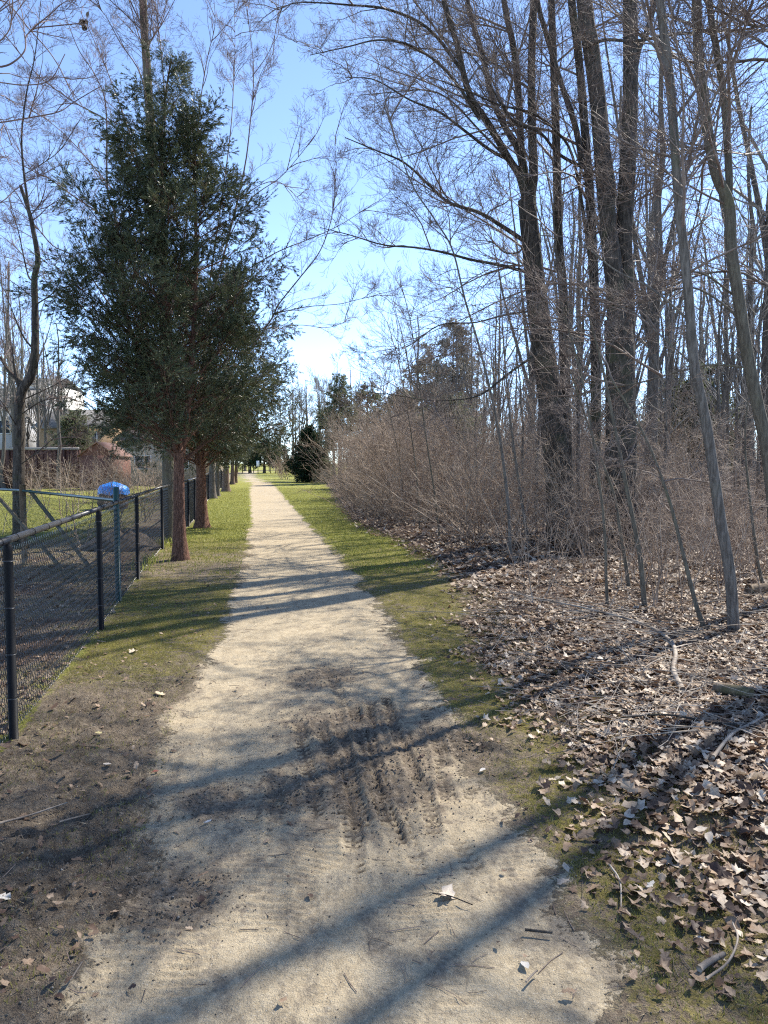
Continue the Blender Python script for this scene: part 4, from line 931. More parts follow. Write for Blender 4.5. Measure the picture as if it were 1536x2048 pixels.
# ------------------------------------------------------------------ wood behind: tree variants
def wood_variant(seed, h, r0, n1=18, n2=80, n3=220, fork=True, rt=(.005, .004)):
    r = np.random.default_rng(seed); K = 12
    t = np.linspace(0, 1, K); P = np.column_stack([np.cumsum(r.normal(0, .05, K)), np.cumsum(r.normal(0, .05, K)), h * t])[None]; P[0, 0] = 0
    Rr = (r0 * (1 - .8 * t))[None]; Rr[0, 0] *= 1.3
    tr = MB(); tr.add(*tubes(P, Rr, 8))
    if fork:
        Pf, Rf = grow(P, Rr, 3, h * .75, r, .3, .55, (12, 25), up=.5, wig=.04, K=8, rr=.6, rend=.2, rmin=.01, shrink=.3); tr.add(*tubes(Pf, Rf, 6))
        P_all = np.concatenate([smoothline(P[0], 8)[None], Pf]); R_all = np.concatenate([np.interp(np.linspace(0, 1, 8), t, Rr[0])[None], Rf])
    else: P_all, R_all = P, Rr
    c = MB()
    P1, R1 = grow(P_all, R_all, n1, h * .3, r, .3, 1, (30, 60), up=.45, wig=.08, K=6, rr=.45, rend=.3, rmin=.006); c.add(*tubes(P1, R1, 4))
    P2, R2 = grow(P1, R1, n2, h * .13, r, .15, 1, (25, 55), up=.35, wig=.1, K=5, rr=.6, rend=.4, rmin=rt[0]); c.add(*tubes(P2, R2, 3))
    P3, R3 = grow(P2, R2, n3, h * .06, r, .1, 1, (25, 55), up=.3, wig=.1, K=4, rr=.8, rend=.5, rmin=rt[1]); c.add(*tubes(P3, R3, 3))
    return tr.build('trunk', MAT['bark_far'], smooth=True, link=False), c.build('crown', MAT['twig_far'], link=False)
WV = [wood_variant(800 + i, 10 + .7 * i, .10 + .018 * i) for i in range(6)]
TH = [wood_variant(820 + i, 8.0, .055, 16, 50, 130, False) for i in range(3)]
FARV = [wood_variant(840 + i, 9, .16, 34, 260, 900, True, (.012, .008)) for i in range(2)]
def wood_tree(x, y, v, s, lab, group, sz=None):
    root = thing('bare_tree', lab, 'tree', (x, y, gz(x, y) - .05 if y < 150 else 0), group, rs.uniform(0, 6.28)); root.scale = (s, s, sz or s)
    obj('trunk', v[0], root); obj('crown', v[1], root); return root
def far_left_edge(y): return float(litE(np.array([y]))[0]) + 2.5 + max(0, (y - 25)) * .05
n = 0
while n < 100:
    y = 19 + (95 - 19) * rs.random() ** .9; x = rs.uniform(far_left_edge(y) + (2 if y < 30 else 0), y * .62 + 4)
    px = 768 + x / y * 1500
    if px < 1000 and y < 34: continue
    s = rs.uniform(.75, 1.15) * (.8 if px < 900 else 1)
    if px < 800: s *= .62
    wood_tree(x, y, rs.choice(WV), s, 'bare grey tree deep in the wood behind the brushwood', 'bare trees deep in the wood'); n += 1
n = 0
while n < 85:
    y = rs.uniform(14.5, 45); x = rs.uniform(far_left_edge(y) + .5, y * .56 + 1); px = 768 + x / y * 1500
    wood_tree(x, y, rs.choice(TH), rs.uniform(.6, 1.1) * (.75 if px < 950 else 1), 'thin pole sized tree among the brushwood and bigger trunks', 'thin poles in the wood'); n += 1
for i, (px, Yd, s, v, lab) in enumerate([(60, 62, 1.0, 0, 'wide bare tree crown above the white house'), (20, 66, 1.1, 2, 'bare tree left of the wide crown above the white house'), (110, 70, .8, 1, 'smaller bare tree right of the white house'), (598, 118, .95, 3, 'bare rounded tree beyond the path end'), (570, 128, .7, 4, 'smaller bare tree beyond the path end'),
                                         (700, 75, .8, 5, 'bare tree rising behind the rounded pines'), (590, 105, .95, 3, 'bare tree just left of the bare rounded tree beyond the path end'), (615, 112, .85, 0, 'bare tree just right of the bare rounded tree beyond the path end'), (640, 98, .75, 5, 'bare tree between the path end and the rounded pines'), (605, 100, .8, 2, 'slender bare tree above the dark spruce'), (655, 92, .8, 1, 'bare tree behind the left pine'), (-20, 52, 1.0, 3, 'bare tree left of the yard houses'), (45, 54, 1.05, 4, 'bare tree right before the white house'), (95, 57, .85, 5, 'bare tree before the tan brick house'), (130, 60, .7, 2, 'small bare tree above the brick house roof'), (5, 48, 1.1, 1, 'dense bare tree before the grey house'), (75, 50, .95, 2, 'bare tree between yard tree and white house wall'), (115, 47, .8, 4, 'bare tree before the grey roof of the brick house'), (30, 58, 1.25, 5, 'tallest bare tree behind the wooden fence at far left'), (470, 135, .7, 1, 'bare tree behind the far fence at left'), (430, 90, .6, 2, 'bare tree behind the cedar row'), (300, 75, .8, 3, 'bare tree behind the beige building')]):
    x = at(px, 900, Yd)[0]; wood_tree(x, Yd, WV[v], s, lab, 'bare trees on the skyline')
for i in range(70):
    y = rs.uniform(75, 130); x = rs.uniform(y * .03 + 2, y * .62)
    wood_tree(x, y, rs.choice(WV), rs.uniform(.7, 1.0) * (.7 if x / y < .12 else 1), 'bare grey tree deep in the wood behind the brushwood', 'bare trees deep in the wood')
for i in range(60):
    y = rs.uniform(42, 75); x = rs.uniform(y * .05 + 2, y * .6); s = rs.uniform(1.2, 1.9)
    o = obj('bare_shrub', rs.choice(SHT), None, (x, y, gz(x, y) - .03)); o.rotation_euler = (0, 0, rs.uniform(0, 6.28)); o.scale = (s * 1.3, s * 1.3, s); tag(o, 'large leafless understorey shrub deep in the wood', 'shrub', 'understorey shrubs deep in the wood')
n = 0
while n < 40:
    y = rs.uniform(130, 150); x = rs.uniform(-75, 40)
    wood_tree(x, y, rs.choice(WV), rs.uniform(.45, .7), 'distant bare tree closing the view beyond the far fence', 'distant trees closing the view'); n += 1

for i, (px, Yd, s, lab) in enumerate([(560, 122, .8, 'twiggy bare crown beyond the path end, leftmost of the dense ones'), (585, 116, 1.0, 'twiggy bare crown above the clump left of the spruce'), (612, 110, 1.05, 'dense twiggy tree standing behind the dark spruce'), (640, 104, 1.0, 'dense twiggy tree between spruce and left pine'), (668, 96, 1.0, 'dense twiggy tree behind the left pine'), (30, 60, 1.05, 'dense twiggy crown above the grey house'), (85, 63, 1.0, 'dense twiggy crown above the white house wall'), (125, 58, .8, 'dense twiggy crown above the brick house')]):
    x = at(px, 900, Yd)[0]; wood_tree(x, Yd, FARV[i % 2], s * (1.45 if px > 200 else 1.15), lab, 'bare trees on the skyline')
# ------------------------------------------------------------------ logs and sticks
def stick(name, pts, r0, r1, mat, lab, cat='branch', group=None, lift=.02, S=6, side=0, parent=None):
    W = []
    for p in pts:
        a = gr(p[0], p[1]); W.append([a[0], a[1], gz(*a) + lift + (p[2] if len(p) > 2 else 0)])
    W = np.array(W); b = W[0].copy(); mb = MB(); Q_ = smoothline(W - b, max(8, len(W) * 4)); mb.tube(Q_, radii(Q_, r0, r1), S)
    o = mb.build(name, MAT.get(mat, None) or mat, None, True)
    if side:
        rng = np.random.default_rng(int(pts[0][0])); P2, R2 = grow(Q_[None], radii(Q_, r0, r1)[None], side, .5, rng, .3, 1, (20, 50), up=.05, wig=.1, K=5, rr=.5, rend=.4, rmin=.002, flat=.7)
        o2 = MB().add(*tubes(P2, R2, 3)).build('twig', MAT['twig_pale'], o)
    o.location = b; return tag(o, lab, cat, group)
MAT['log'] = bark('bark_log', (.09, .065, .045), (.22, .17, .12), (.12, .13, .05), vs=7, bd=.02)
stick('fallen_branch', [(1365, 1412), (1346, 1372), (1350, 1335), (1335, 1305), (1280, 1275), (1180, 1245), (1090, 1222), (1020, 1200)], .022, .006, 'twig_pale', 'long pale crooked fallen branch lying across the leaf litter', side=12, lift=.04)
stick('fallen_branch', [(1510, 1494), (1420, 1490), (1330, 1475), (1240, 1462)], .009, .005, 'bark_dark', 'dark straight stick across the leaves right of the moss', lift=.05)
stick('fallen_branch', [(1425, 1568), (1462, 1520), (1500, 1490), (1545, 1465)], .011, .007, 'twig_pale', 'grey stick slanting up to the right edge of the litter', lift=.05)
stick('fallen_branch', [(1218, 1738), (1240, 1770), (1242, 1832)], .004, .003, 'twig_pale', 'thin bent straw coloured twig on the dark moss', 'twig')
stick('fallen_branch', [(0, 1648), (60, 1628), (135, 1610)], .006, .003, 'twig_pale', 'thin pale twig on the mud at the left edge', 'twig')
stick('fallen_branch', [(120, 1655), (180, 1630)], .004, .003, 'twig_pale', 'short pale twig on the mud beside the thin long one', 'twig')
stick('fallen_branch', [(140, 1975), (165, 1935)], .003, .002, 'twig_pale', 'tiny upright looking twig on the mud at lower left', 'twig')
stick('fallen_branch', [(1398, 1952), (1420, 1936), (1448, 1915)], .012, .009, 'twig_pale', 'stubby broken pale branch on moss at lower right', lift=.03)
stick('fallen_branch', [(1412, 1975), (1455, 1935), (1475, 1890), (1465, 1850)], .005, .003, 'twig_pale', 'curved twig hooked round the stubby broken branch', 'twig', lift=.03)
stick('fallen_branch', [(1050, 1860), (1105, 1866)], .005, .004, 'bark_dark', 'short dark twig on the path at lower right', 'twig')
stick('fallen_branch', [(1052, 1965), (1070, 1945), (1075, 1942)], .004, .003, 'twig_pale', 'tiny curled pale twig on the lower path', 'twig')
stick('fallen_branch', [(865, 1785), (900, 1792), (945, 1808)], .003, .002, 'bark_dark', 'hair thin dark twig beside the pale maple leaf', 'twig')
stick('log', [(1428, 1412, .03), (1465, 1420, .03), (1502, 1430, .03)], .042, .036, 'log', 'short dark log with pale cut end in the litter', 'log', S=12)
stick('log', [(1278, 1102, .08), (1330, 1098, .1), (1400, 1090, .1), (1450, 1083, .1)], .13, .10, 'log', 'long mossy fallen log behind the saplings', 'log', S=12)
stick('log', [(1462, 1080, .12), (1510, 1076, .14), (1570, 1070, .14)], .15, .14, 'log', 'thick brown log lying at the right edge behind the pale young tree', 'log', S=12)
stick('log', [(1496, 1210, .05), (1540, 1206, .05), (1580, 1204, .05)], .06, .05, 'log', 'dark rotten log end at the right picture edge', 'log', S=10)
# small dark object of unknown kind, built from boxes
q2 = gr(1052, 1086); mb = MB(); mb.box((0, 0, .05), (.24, .12, .07)); mb.box((-.05, -.02, .10), (.05, .05, .04)); mb.box((.07, .0, .10), (.06, .06, .03), .3)
o = mb.build('dark_object', M('near_black', (.012, .011, .011), .7)); o.location = (q2[0], q2[1], gz(*q2)); tag(o, 'small black object in the leaves left of the big maples', 'stump')
# cut brush pile at right
r = np.random.default_rng(44); c0 = gr(1480, 1330); mb = MB(); PP = []
n = 42
pos = np.column_stack([r.uniform(2.0, 4.6, n), r.uniform(5.0, 7.6, n)])
keep = (pos[:, 0] > litE(pos[:, 1]) + .7) & (pos[:, 0] < pos[:, 1] * .62); pos = pos[keep]; n = len(pos)
P = np.zeros((n, 7, 3)); P[:, 0] = np.column_stack([pos, height(pos[:, 0], pos[:, 1]) + r.uniform(.03, .16, n)]); a = r.normal(2.9, .5, n); D = np.column_stack([np.cos(a), np.sin(a) * .8, r.normal(0, .06, n)])
ln = r.uniform(.5, 1.7, n)
for k in range(1, 7):
    D += r.normal(0, .09, (n, 3)) * [1, 1, .5]; D /= np.linalg.norm(D, axis=1, keepdims=True); P[:, k] = P[:, k - 1] + D * (ln / 6)[:, None]
    P[:, k, 2] = np.maximum(P[:, k, 2], height(P[:, k, 0], P[:, k, 1]) + .02)
Rr = r.uniform(.0015, .0045, n)[:, None] * np.linspace(1, .5, 7)[None]
mb.add(*tubes(P, Rr, 4)); P2, R2 = grow(P, Rr, 110, .4, r, .2, 1, (20, 50), up=.05, wig=.1, K=4, rr=.6, rend=.6, rmin=.0015, flat=.6); mb.add(*tubes(P2, R2, 3))
o = mb.build('brush_pile', MAT['twig_pale']); tag(o, 'heap of cut grey twigs on the litter at the right edge', 'brush pile')
# small twig litter
n = 1500; r = np.random.default_rng(45); pts = scatter(n, lambda y: litE(y) - .1, lambda y: np.maximum(y * .55 + .5, litE(y) + .6), 4.2, 16, lambda x, y: np.full(x.shape, .8), r)
P = np.zeros((n, 4, 3)); P[:, 0] = np.column_stack([pts, height(pts[:, 0], pts[:, 1]) + r.uniform(.02, .07, n)]); a = r.uniform(0, 6.28, n); D = np.column_stack([np.cos(a), np.sin(a), r.normal(0, .15, n)]); ln = r.uniform(.1, .6, n)
for k in range(1, 4): D += r.normal(0, .12, (n, 3)); P[:, k] = P[:, k - 1] + D * (ln / 3)[:, None]; P[:, k, 2] = np.maximum(P[:, k, 2], P[:, 0, 2] - .03)
o = MB().add(*tubes(P, r.uniform(.0012, .0035, n)[:, None] * np.ones((1, 4)), 3)).build('twig_litter', MAT['twig_pale'], GROUND[3]); tag(o, kind='stuff')
# crumbly twigs on verge and path
n = 420; pts = scatter(n, lambda y: fenceX(y) + .05, lambda y: litE(y), 2.2, 9, lambda x, y: np.full(x.shape, .8), r)
P = np.zeros((n, 3, 3)); P[:, 0] = np.column_stack([pts, height(pts[:, 0], pts[:, 1]) + .004]); a = r.uniform(0, 6.28, n); D = np.column_stack([np.cos(a), np.sin(a), 0 * a]); ln = r.uniform(.02, .12, n)
for k in range(1, 3): D += r.normal(0, .2, (n, 3)) * [1, 1, .1]; P[:, k] = P[:, k - 1] + D * (ln / 2)[:, None]
o = MB().add(*tubes(P, r.uniform(.0008, .002, n)[:, None] * np.ones((1, 3)), 3)).build('twig_litter', MAT['twig'], GROUND[0]); tag(o, kind='stuff')

# ------------------------------------------------------------------ black chain link fence
MAT['vinyl'] = M('black_vinyl', (.005, .005, .006), .55, .18); MAT['rail'] = M('black_rail', (.03, .03, .033), .4, .45); MAT['greenv'] = M('green_vinyl', (.006, .04, .034), .4, .5)
MAT['galv'] = M('tie_metal', (.5, .5, .5), .35, .5, .8)
def link_mesh(Lm, Hm, mat, p=.055, rw=.003, S=3):
    nw = int(Lm / p) + 1; K = int(Hm / (p / 2)); kk = np.arange(K)
    P = np.zeros((nw, K, 3)); i = np.arange(nw)[:, None]
    P[:, :, 0] = i * p + np.where((kk[None] + i * 0) % 2 == 0, 0, p); P[:, :, 1] = np.where(kk % 2 == 0, -.0025, .0025)[None]; P[:, :, 2] = kk[None] * p / 2
    P[:, :, 0] = np.clip(P[:, :, 0], 0, Lm)
    V, F = tubes(P, np.full((nw, K), rw), S)
    return build('wire_mesh', V, [F], mat, True, link=False)
FH = 1.2
def post_mesh(h, r, mat, cap=True, bands=()):
    mb = MB(); z = [-.05, h - .03, h, h + .015] if cap else [-.05, h]
    rr = [r, r, r * .9, r * .3] if cap else [r, r]
    mb.tube(np.array([[0, 0, q] for q in z]), rr, 12)
    return mb.build('post', mat, smooth=True, link=False)
post_me = post_mesh(FH - .03, .027, MAT['vinyl'])
band_me = MB().tube(np.array([[0, 0, -.006], [0, 0, .006]]), .0295, 12).build('band', MAT['rail'], smooth=True, link=False)
MAT['wire'] = M('wire_vinyl', (.012, .013, .015), .28, .6)
mesh3 = link_mesh(3.0, FH - .02, MAT['wire'])
posts = [(-1.62, 1.5), (-2.23, 4.42), (-2.80, 7.34), (-3.50, 10.6), (-4.27, 14.4), (-4.72, 17.2), (-5.07, 19.4), (-5.48, 21.7), (-6.15, 25), (-6.75, 28), (-7.35, 31), (-7.95, 34), (-8.6, 37.7), (-9.15, 41), (-9.7, 44), (-10.6, 49), (-11.4, 54), (-12.4, 60)]
fr = thing('chain_link_fence', 'black chain link fence with round posts and top rail left of the path', 'fence', (posts[1][0], posts[1][1], 0)); fo = np.array(fr.location)
tor = MB(); th = np.linspace(0, 2 * math.pi, 13); tor.tube(np.column_stack([0 * th, np.cos(th) * .0265, np.sin(th) * .0265]), .0022, 4, False); tie_me = tor.build('tie', MAT['vinyl'], smooth=True, link=False)
for i, (x, y) in enumerate(posts):
    z = gz(x, y); p_ = obj('post', post_me, fr, Vector((x, y, z)) - fr.location)
    if i < 4:
        for hb in (.25, .52, .80, 1.08): obj('band', band_me, p_, (0, 0, hb))
    if i + 1 < len(posts):
        x2, y2 = posts[i + 1]; z2 = gz(x2, y2); L_ = math.hypot(x2 - x, y2 - y); az = math.atan2(y2 - y, x2 - x)
        a = np.array([x, y, z + FH]) - fo; b = np.array([x2, y2, z2 + FH]) - fo
        MB().tube(np.array([a - (b - a) / L_ * .01, b]), .0215, 10).build('top_rail', MAT['rail'], fr, True)
        if y < 30 or True:
            m4 = Matrix.Translation(Vector((x, y, z + .015)) - fr.location + Vector((.028 * math.sin(az) * -1, .028 * math.cos(az), 0))) @ Matrix.Rotation(az, 4, 'Z') @ Matrix.Diagonal((L_ / 3.0, 1, 1, 1))
            obj('wire_mesh', mesh3, fr, mat4=m4)
        if y < 18:
            k = .15
            while k < L_:
                c = a + (b - a) * k / L_; obj('tie', tie_me, fr, mat4=Matrix.Translation(Vector(c)) @ Matrix.Rotation(az, 4, 'Z')); k += .38
        if y < 13:   # knuckled wire ends above the rail
            pass
# green yard fence
gf = thing('green_chain_link_fence', 'dark green chain link fence crossing the yard behind the black fence', 'fence', (-3.17, 8.87, 0)); go = np.array(gf.location)
ge = at(0, 978, 13.0); ends = [np.array([-3.17, 8.95, 0]), np.array([at(45, 978, 12.2)[0], 12.2, 0]), np.array([at(-120, 978, 14.6)[0], 14.6, 0])]
gp = MB().tube(np.array([[0, 0, -.05], [0, 0, 1.36], [0, 0, 1.37]]), [.034, .034, .02], 12).build('post', MAT['greenv'], gf, True)
mb = MB().tube(np.array([[0, 0, -.05], [0, 0, 1.30]]), .05, 10); o = mb.build('wooden_post', MAT['log'], gf, True); o.location = Vector(ends[1]) - gf.location
for a, b in ((ends[0], ends[1]), (ends[1], ends[2])):
    L_ = np.linalg.norm(b - a); az = math.atan2(b[1] - a[1], b[0] - a[0])
    MB().tube(np.array([a - go + [0, 0, 1.2], b - go + [0, 0, 1.2]]), .021, 8).build('top_rail', MAT['greenv'], gf, True)
    me = link_mesh(L_, 1.18, MAT['greenv'], .06, .0033); obj('wire_mesh', me, gf, mat4=Matrix.Translation(Vector(a) - gf.location) @ Matrix.Rotation(az, 4, 'Z'))
for (p0, p1, ya, yb) in (((-12, 985), (128, 1142), 12.7, 11.4), ((60, 982), (190, 1148), 12.1, 11.1)):
    a2, b2 = at(*p0, ya), at(*p1, yb)
    MB().tube(np.array([a2, b2]) - go, .03, 8).build('brace', MAT['bark_olive'], gf, True)
# far black fence and sign at path end
ff = thing('far_fence', 'low black post and rail fence across the path end', 'fence', (at(520, 937, 118)[0], 118, 0)); f0 = np.array(ff.location)
fx = [at(p, 937, 118)[0] - f0[0] for p in (475, 485, 497, 507, 516, 531, 541, 551, 565)]
pm = MB().box((0, 0, .6), (.10, .10, 1.25)).build('post', MAT['vinyl'], link=False)
for x in fx: obj('post', pm, ff, (x, 0, 0))
for z in (.5, 1.15): MB().box(((fx[0] + fx[-1]) / 2, .08, z), (fx[-1] - fx[0], .06, .06)).build('rail', MAT['rail'], ff)
sg = thing('trail_sign', 'small white sign on a dark post at the path end', 'sign', (at(516, 938, 112)[0], 112, 0))
MB().box((0, 0, .7), (.1, .1, 1.4)).build('post', MAT['vinyl'], sg); MB().box((0, -.06, 1.55), (.42, .04, .85)).build('sign_panel', M('sign_white', (.8, .8, .8), .5), sg)

# shoots at the fence foot
rl2 = np.random.default_rng(17)
def tuft(px, py, n, h, lab, w_=.006, sp=.12):
    g_ = gr(px, py); mb = MB()
    for i in range(n):
        a = rl2.normal(0, sp, 2); d = rl2.normal(0, .35, 2); hh = h * rl2.uniform(.5, 1.1); ang = rl2.uniform(0, 3.14); s_ = np.array([math.cos(ang), math.sin(ang), 0]) * w_
        b = np.array([a[0], a[1], 0]); m_ = b + np.array([d[0] * .3, d[1] * .3, .6]) * hh; t_ = b + np.array([d[0], d[1], .95]) * hh
        mb.add(np.array([b - s_, b + s_, m_ + s_ * .9, m_ - s_ * .9, t_]), [np.array([[0, 1, 2, 3]]), np.array([[3, 2, 4]])])
    o = mb.build('bulb_shoots', MAT['shoot']); o.location = (g_[0], g_[1], gz(*g_)); tag(o, lab, 'plant', 'yellow green shoots at the fence foot')
MAT['shoot'] = leafmat('shoot_leaf', [(.16, .2, .03), (.3, .32, .07), (.42, .38, .12)], .4, 20)
tuft(300, 1128, 60, .22, 'tuft of yellow green shoots between fence post and cedar trunk'); tuft(330, 1092, 70, .22, 'tuft of yellow green shoots behind the nearest cedar trunk'); tuft(284, 1140, 30, .18, 'small tuft of shoots just right of the third fence post'); tuft(375, 1080, 25, .15, 'thin tuft of shoots right of the cedar trunk')

# ------------------------------------------------------------------ yard: buildings, wooden fence, shed, tarpaulin
def wallmat(name, c, c2, sc=3, lines=0):
    m = M(name, c, .8); q = NT(m); v = q.coord('Object'); n_ = q.noise(v, sc, 4); col = q.mix(q.step(n_, .35, .65), c, c2)
    q.l(col, q.b.inputs['Base Color']); return m
def brickmat(name, c1, c2, mortar):
    m = M(name, c1, .85); q = NT(m); b = q.n('ShaderNodeTexBrick'); v = q.n('ShaderNodeTexCoord'); mp = q.n('ShaderNodeMapping'); mp.inputs['Rotation'].default_value = (R(90), 0, 0)
    q.l(v.outputs['Object'], mp.inputs[0]); q.l(mp.outputs[0], b.inputs['Vector']); b.inputs['Scale'].default_value = 4.5
    b.inputs['Color1'].default_value = (*c1, 1); b.inputs['Color2'].default_value = (*c2, 1); b.inputs['Mortar'].default_value = (*mortar, 1); q.l(b.outputs[0], q.b.inputs['Base Color']); return m
def house(name, label, px0, px1, Yd, eave, ridge, depth, wm, rm, wins=(), gable='x', base=0.):
    x0, x1 = at(px0, 900, Yd)[0], at(px1, 900, Yd)[0]; W_ = x1 - x0; ez, rz_ = zpx(eave, Yd), zpx(ridge, Yd)
    root = thing(name, label, 'house' if 'house' in name else 'shed', ((x0 + x1) / 2, Yd, 0)); h = W_ / 2
    w_ = MB(); w_.box((0, depth / 2, ez / 2), (W_, depth, ez))
    if gable == 'y':   # gable faces the camera
        w_.add(np.array([[-h, .002, ez], [h, .002, ez], [0, .002, rz_], [-h, depth, ez], [h, depth, ez], [0, depth, rz_]]), [np.array([[0, 1, 2], [5, 4, 3]])])
    w_.build('wall', wm, root)
    r_ = MB(); ov = .3 if W_ > 4 else .12; th_ = .12 if W_ > 4 else .06
    if gable == 'y':
        for s in (-1, 1):
            e = np.array([s * (h + ov), 0, ez - ov * (rz_ - ez) / h]); t_ = np.array([0, 0, rz_ + .02])
            r_.add(np.array([[*e[:1], -ov, e[2]], [0, -ov, t_[2]], [0, depth + ov, t_[2]], [e[0], depth + ov, e[2]], [e[0], -ov, e[2] + th_], [0, -ov, t_[2] + th_], [0, depth + ov, t_[2] + th_], [e[0], depth + ov, e[2] + th_]]),
                   np.array([[0, 1, 2, 3], [7, 6, 5, 4], [0, 4, 5, 1], [3, 2, 6, 7], [0, 3, 7, 4], [1, 5, 6, 2]]))
    else:
        for s in (-1, 1):
            ye = -ov if s < 0 else depth + ov; ym = depth / 2
            r_.add(np.array([[-h - ov, ye, ez - .1], [h + ov, ye, ez - .1], [h + ov, ym, rz_], [-h - ov, ym, rz_], [-h - ov, ye, ez - .1 + th_], [h + ov, ye, ez - .1 + th_], [h + ov, ym, rz_ + th_], [-h - ov, ym, rz_ + th_]]),
                   np.array([[0, 1, 2, 3], [7, 6, 5, 4], [0, 4, 5, 1], [3, 2, 6, 7], [0, 3, 7, 4], [1, 5, 6, 2]]))
    r_.build('roof', rm, root)
    for (wx, wz, ww, wh) in wins:
        f = MB(); t_ = .07
        for c, d in (((wx, -.03, wz + wh / 2), (ww + t_, .08, t_)), ((wx, -.03, wz - wh / 2), (ww + t_, .08, t_)), ((wx - ww / 2, -.03, wz), (t_, .078, wh - t_)), ((wx + ww / 2, -.03, wz), (t_, .078, wh - t_)), ((wx, -.03, wz), (.04, .07, wh - t_))): f.box(c, d)
        wo_ = f.build('window', MAT['white'], root); MB().box((wx, -.01, wz), (ww - t_, .03, wh - t_)).build('pane', MAT['glass'], wo_)
    return root
MAT['white'] = M('white_trim', (.75, .74, .7), .6); MAT['glass'] = M('window_glass', (.05, .06, .075), .08, .6)
wht = wallmat('white_siding', (.72, .69, .62), (.8, .78, .72)); q = NT(wht); sepz = q.n('ShaderNodeSeparateXYZ'); q.l(q.coord('Object'), sepz.inputs[0]); q.l(q.bump(q.math('FRACT', q.math('MULTIPLY', sepz.outputs[2], 6.0)), .02), q.b.inputs['Normal'])
roofg = wallmat('grey_shingles', (.11, .105, .10), (.19, .18, .17), 5); roofb = wallmat('brown_shingles', (.12, .085, .065), (.2, .15, .12), 5)
house('white_house', 'white sided two storey house behind the yard tree at far left', 45, 98, 66, 768, 748, 8, wht, roofg, [(-.4, 6.3, .9, 1.3), (.6, 6.3, .7, 1.3), (0, 3.6, 1.2, 1.2)])
house('grey_house', 'pale grey house at the left picture edge behind the wooden fence', -70, 42, 62, 815, 770, 8, wallmat('grey_siding', (.42, .42, .42), (.5, .5, .5)), roofg, [(1.0, 4.6, 1.0, 1.1), (-.8, 4.6, 1.0, 1.1)])
house('brick_house', 'tan brick house showing above the wooden fence', 74, 215, 58, 855, 815, 8, brickmat('tan_brick', (.30, .18, .09), (.36, .23, .12), (.3, .26, .2)), roofg, [(1.4, 3.5, 1.1, 1.1), (-1.6, 3.4, .01, .01)][:1])
house('beige_house', 'beige low house behind the cedar trunks', 236, 400, 56, 880, 850, 8, wallmat('beige_wall', (.42, .35, .26), (.5, .42, .32)), roofb, [(-1.2, 1.7, 1.2, 1.0), (1.6, 1.7, 1.2, 1.0)])
house('garden_shed', 'red brown wooden shed with gabled roof at the lawn corner', 158, 232, 46, 911, 886, 2.6, wallmat('red_boards', (.10, .045, .033), (.15, .068, .05), 6), wallmat('red_roof', (.13, .07, .05), (.19, .10, .075), 6), [], 'y')
wf = thing('wooden_fence', 'dark brown board fence with grey top rail closing the lawn', 'fence', (at(80, 975, 49)[0], 49, 0)); wfo = wf.location
x0, x1 = at(-90, 975, 49)[0] - wfo.x, at(160, 975, 49)[0] - wfo.x; topz = zpx(900, 49)
mb = MB(); x = x0; k = 0
while x < x1: mb.box((x + .07, (.035 if k % 2 else 0), topz / 2), (.155 if k % 2 == 0 else .15, .022, topz)); x += .142; k += 1
mb.build('boards', wallmat('dark_boards', (.075, .035, .026), (.125, .06, .045), 4), wf)
MB().box(((x0 + x1) / 2, -.02, topz + .10), (x1 - x0, .1, .16)).build('top_rail', M('weathered_wood', (.3, .28, .26), .8), wf)
pme = MB().box((0, 0, topz / 2), (.13, .09, topz + .02)).build('post', wallmat('fence_post_wood', (.06, .03, .022), (.10, .05, .04)), link=False)
x = x0
while x < x1: obj('post', pme, wf, (x, -.07, 0)); x += 1.8
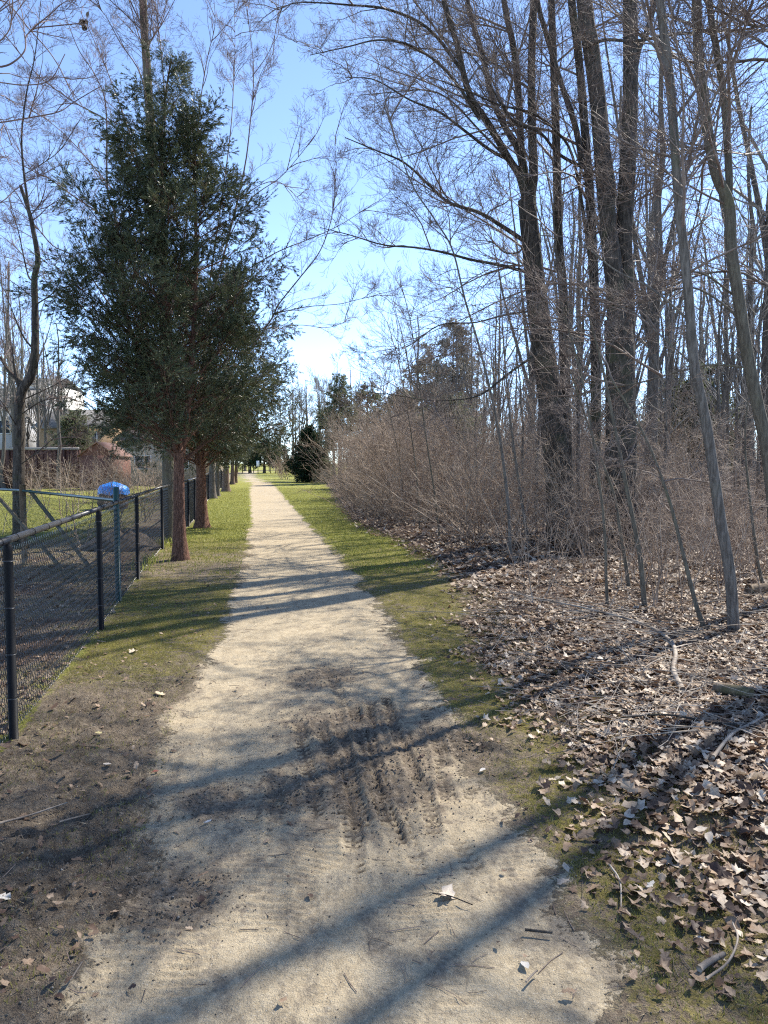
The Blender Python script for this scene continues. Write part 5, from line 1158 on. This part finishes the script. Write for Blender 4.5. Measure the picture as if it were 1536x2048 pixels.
# blue tarpaulin over a heap
xc, Yd = at(226, 980, 27)[0], 27; nu, nv = 26, 12; V = []; 
for j in range(nv):
    for i in range(nu):
        a = 2 * math.pi * i / nu; t = j / (nv - 1); rr_ = .56 * math.sin(t * 1.6) ** .9 if j else 0
        z = .93 - .34 * t ** 2.0 + .03 * math.sin(a * 5 + t * 6) * t + (.05 * math.exp(-((t - .0) / .15) ** 2)) - .06 * max(0, t - .8) * 5
        V.append([rr_ * math.cos(a) * (1 + .06 * math.sin(3 * a)), rr_ * math.sin(a) * .8, z])
F = [[j * nu + i, (j + 1) * nu + i, (j + 1) * nu + (i + 1) % nu, j * nu + (i + 1) % nu] for j in range(nv - 1) for i in range(nu)]
tm = M('blue_tarp', (.012, .19, .62), .35, .5); q = NT(tm); q.l(q.bump(q.noise(q.coord('Object'), 7, 3, .6, 1.), .05), q.b.inputs['Normal'])
tp = thing('tarpaulin_heap', 'bright blue domed tarpaulin over a heap on the lawn behind the black fence', 'tarpaulin', (xc, Yd, 0))
build('cover', V, [np.array(F)], tm, True, parent=tp)
V2 = []; 
for z, r_ in ((0, .52), (.2, .56), (.6, .45), (.6, .02)):
    for i in range(14): V2.append([r_ * math.cos(i * 2 * math.pi / 14) * random.uniform(.95, 1.05), r_ * .8 * math.sin(i * 2 * math.pi / 14), z])
build('heap', V2, [np.array([[j * 14 + i, j * 14 + (i + 1) % 14, (j + 1) * 14 + (i + 1) % 14, (j + 1) * 14 + i] for j in range(3) for i in range(14)])], M('heap_wood', (.1, .07, .05), .9), parent=tp)
# mound of dark litter/rock behind fence near third post
V, F = [], []
nu, nv = 28, 9
for j in range(nv):
    for i in range(nu):
        a = 2 * math.pi * i / nu; t = j / (nv - 1); V.append([.8 * t * math.cos(a), .5 * t * math.sin(a), .34 * (1 - t * t) + .14 * (vnoise(i * .9, j * 1.1, 3) - .5)])
F = [[j * nu + i, (j + 1) * nu + i, (j + 1) * nu + (i + 1) % nu, j * nu + (i + 1) % nu] for j in range(nv - 1) for i in range(nu)]
o = build('soil_heap', V, [np.array(F)], wallmat('soil_dark', (.05, .04, .032), (.13, .1, .08), 9), True); p_ = at(285, 1060, 14.2); o.location = (p_[0] - .5, 14.4, 0); tag(o, 'low heap of dark soil and clippings behind the black fence', 'soil heap')

print('objects', len(bpy.data.objects), 'unique tris ~', sum(len(m.loops) - 2 * len(m.polygons) for m in bpy.data.meshes))
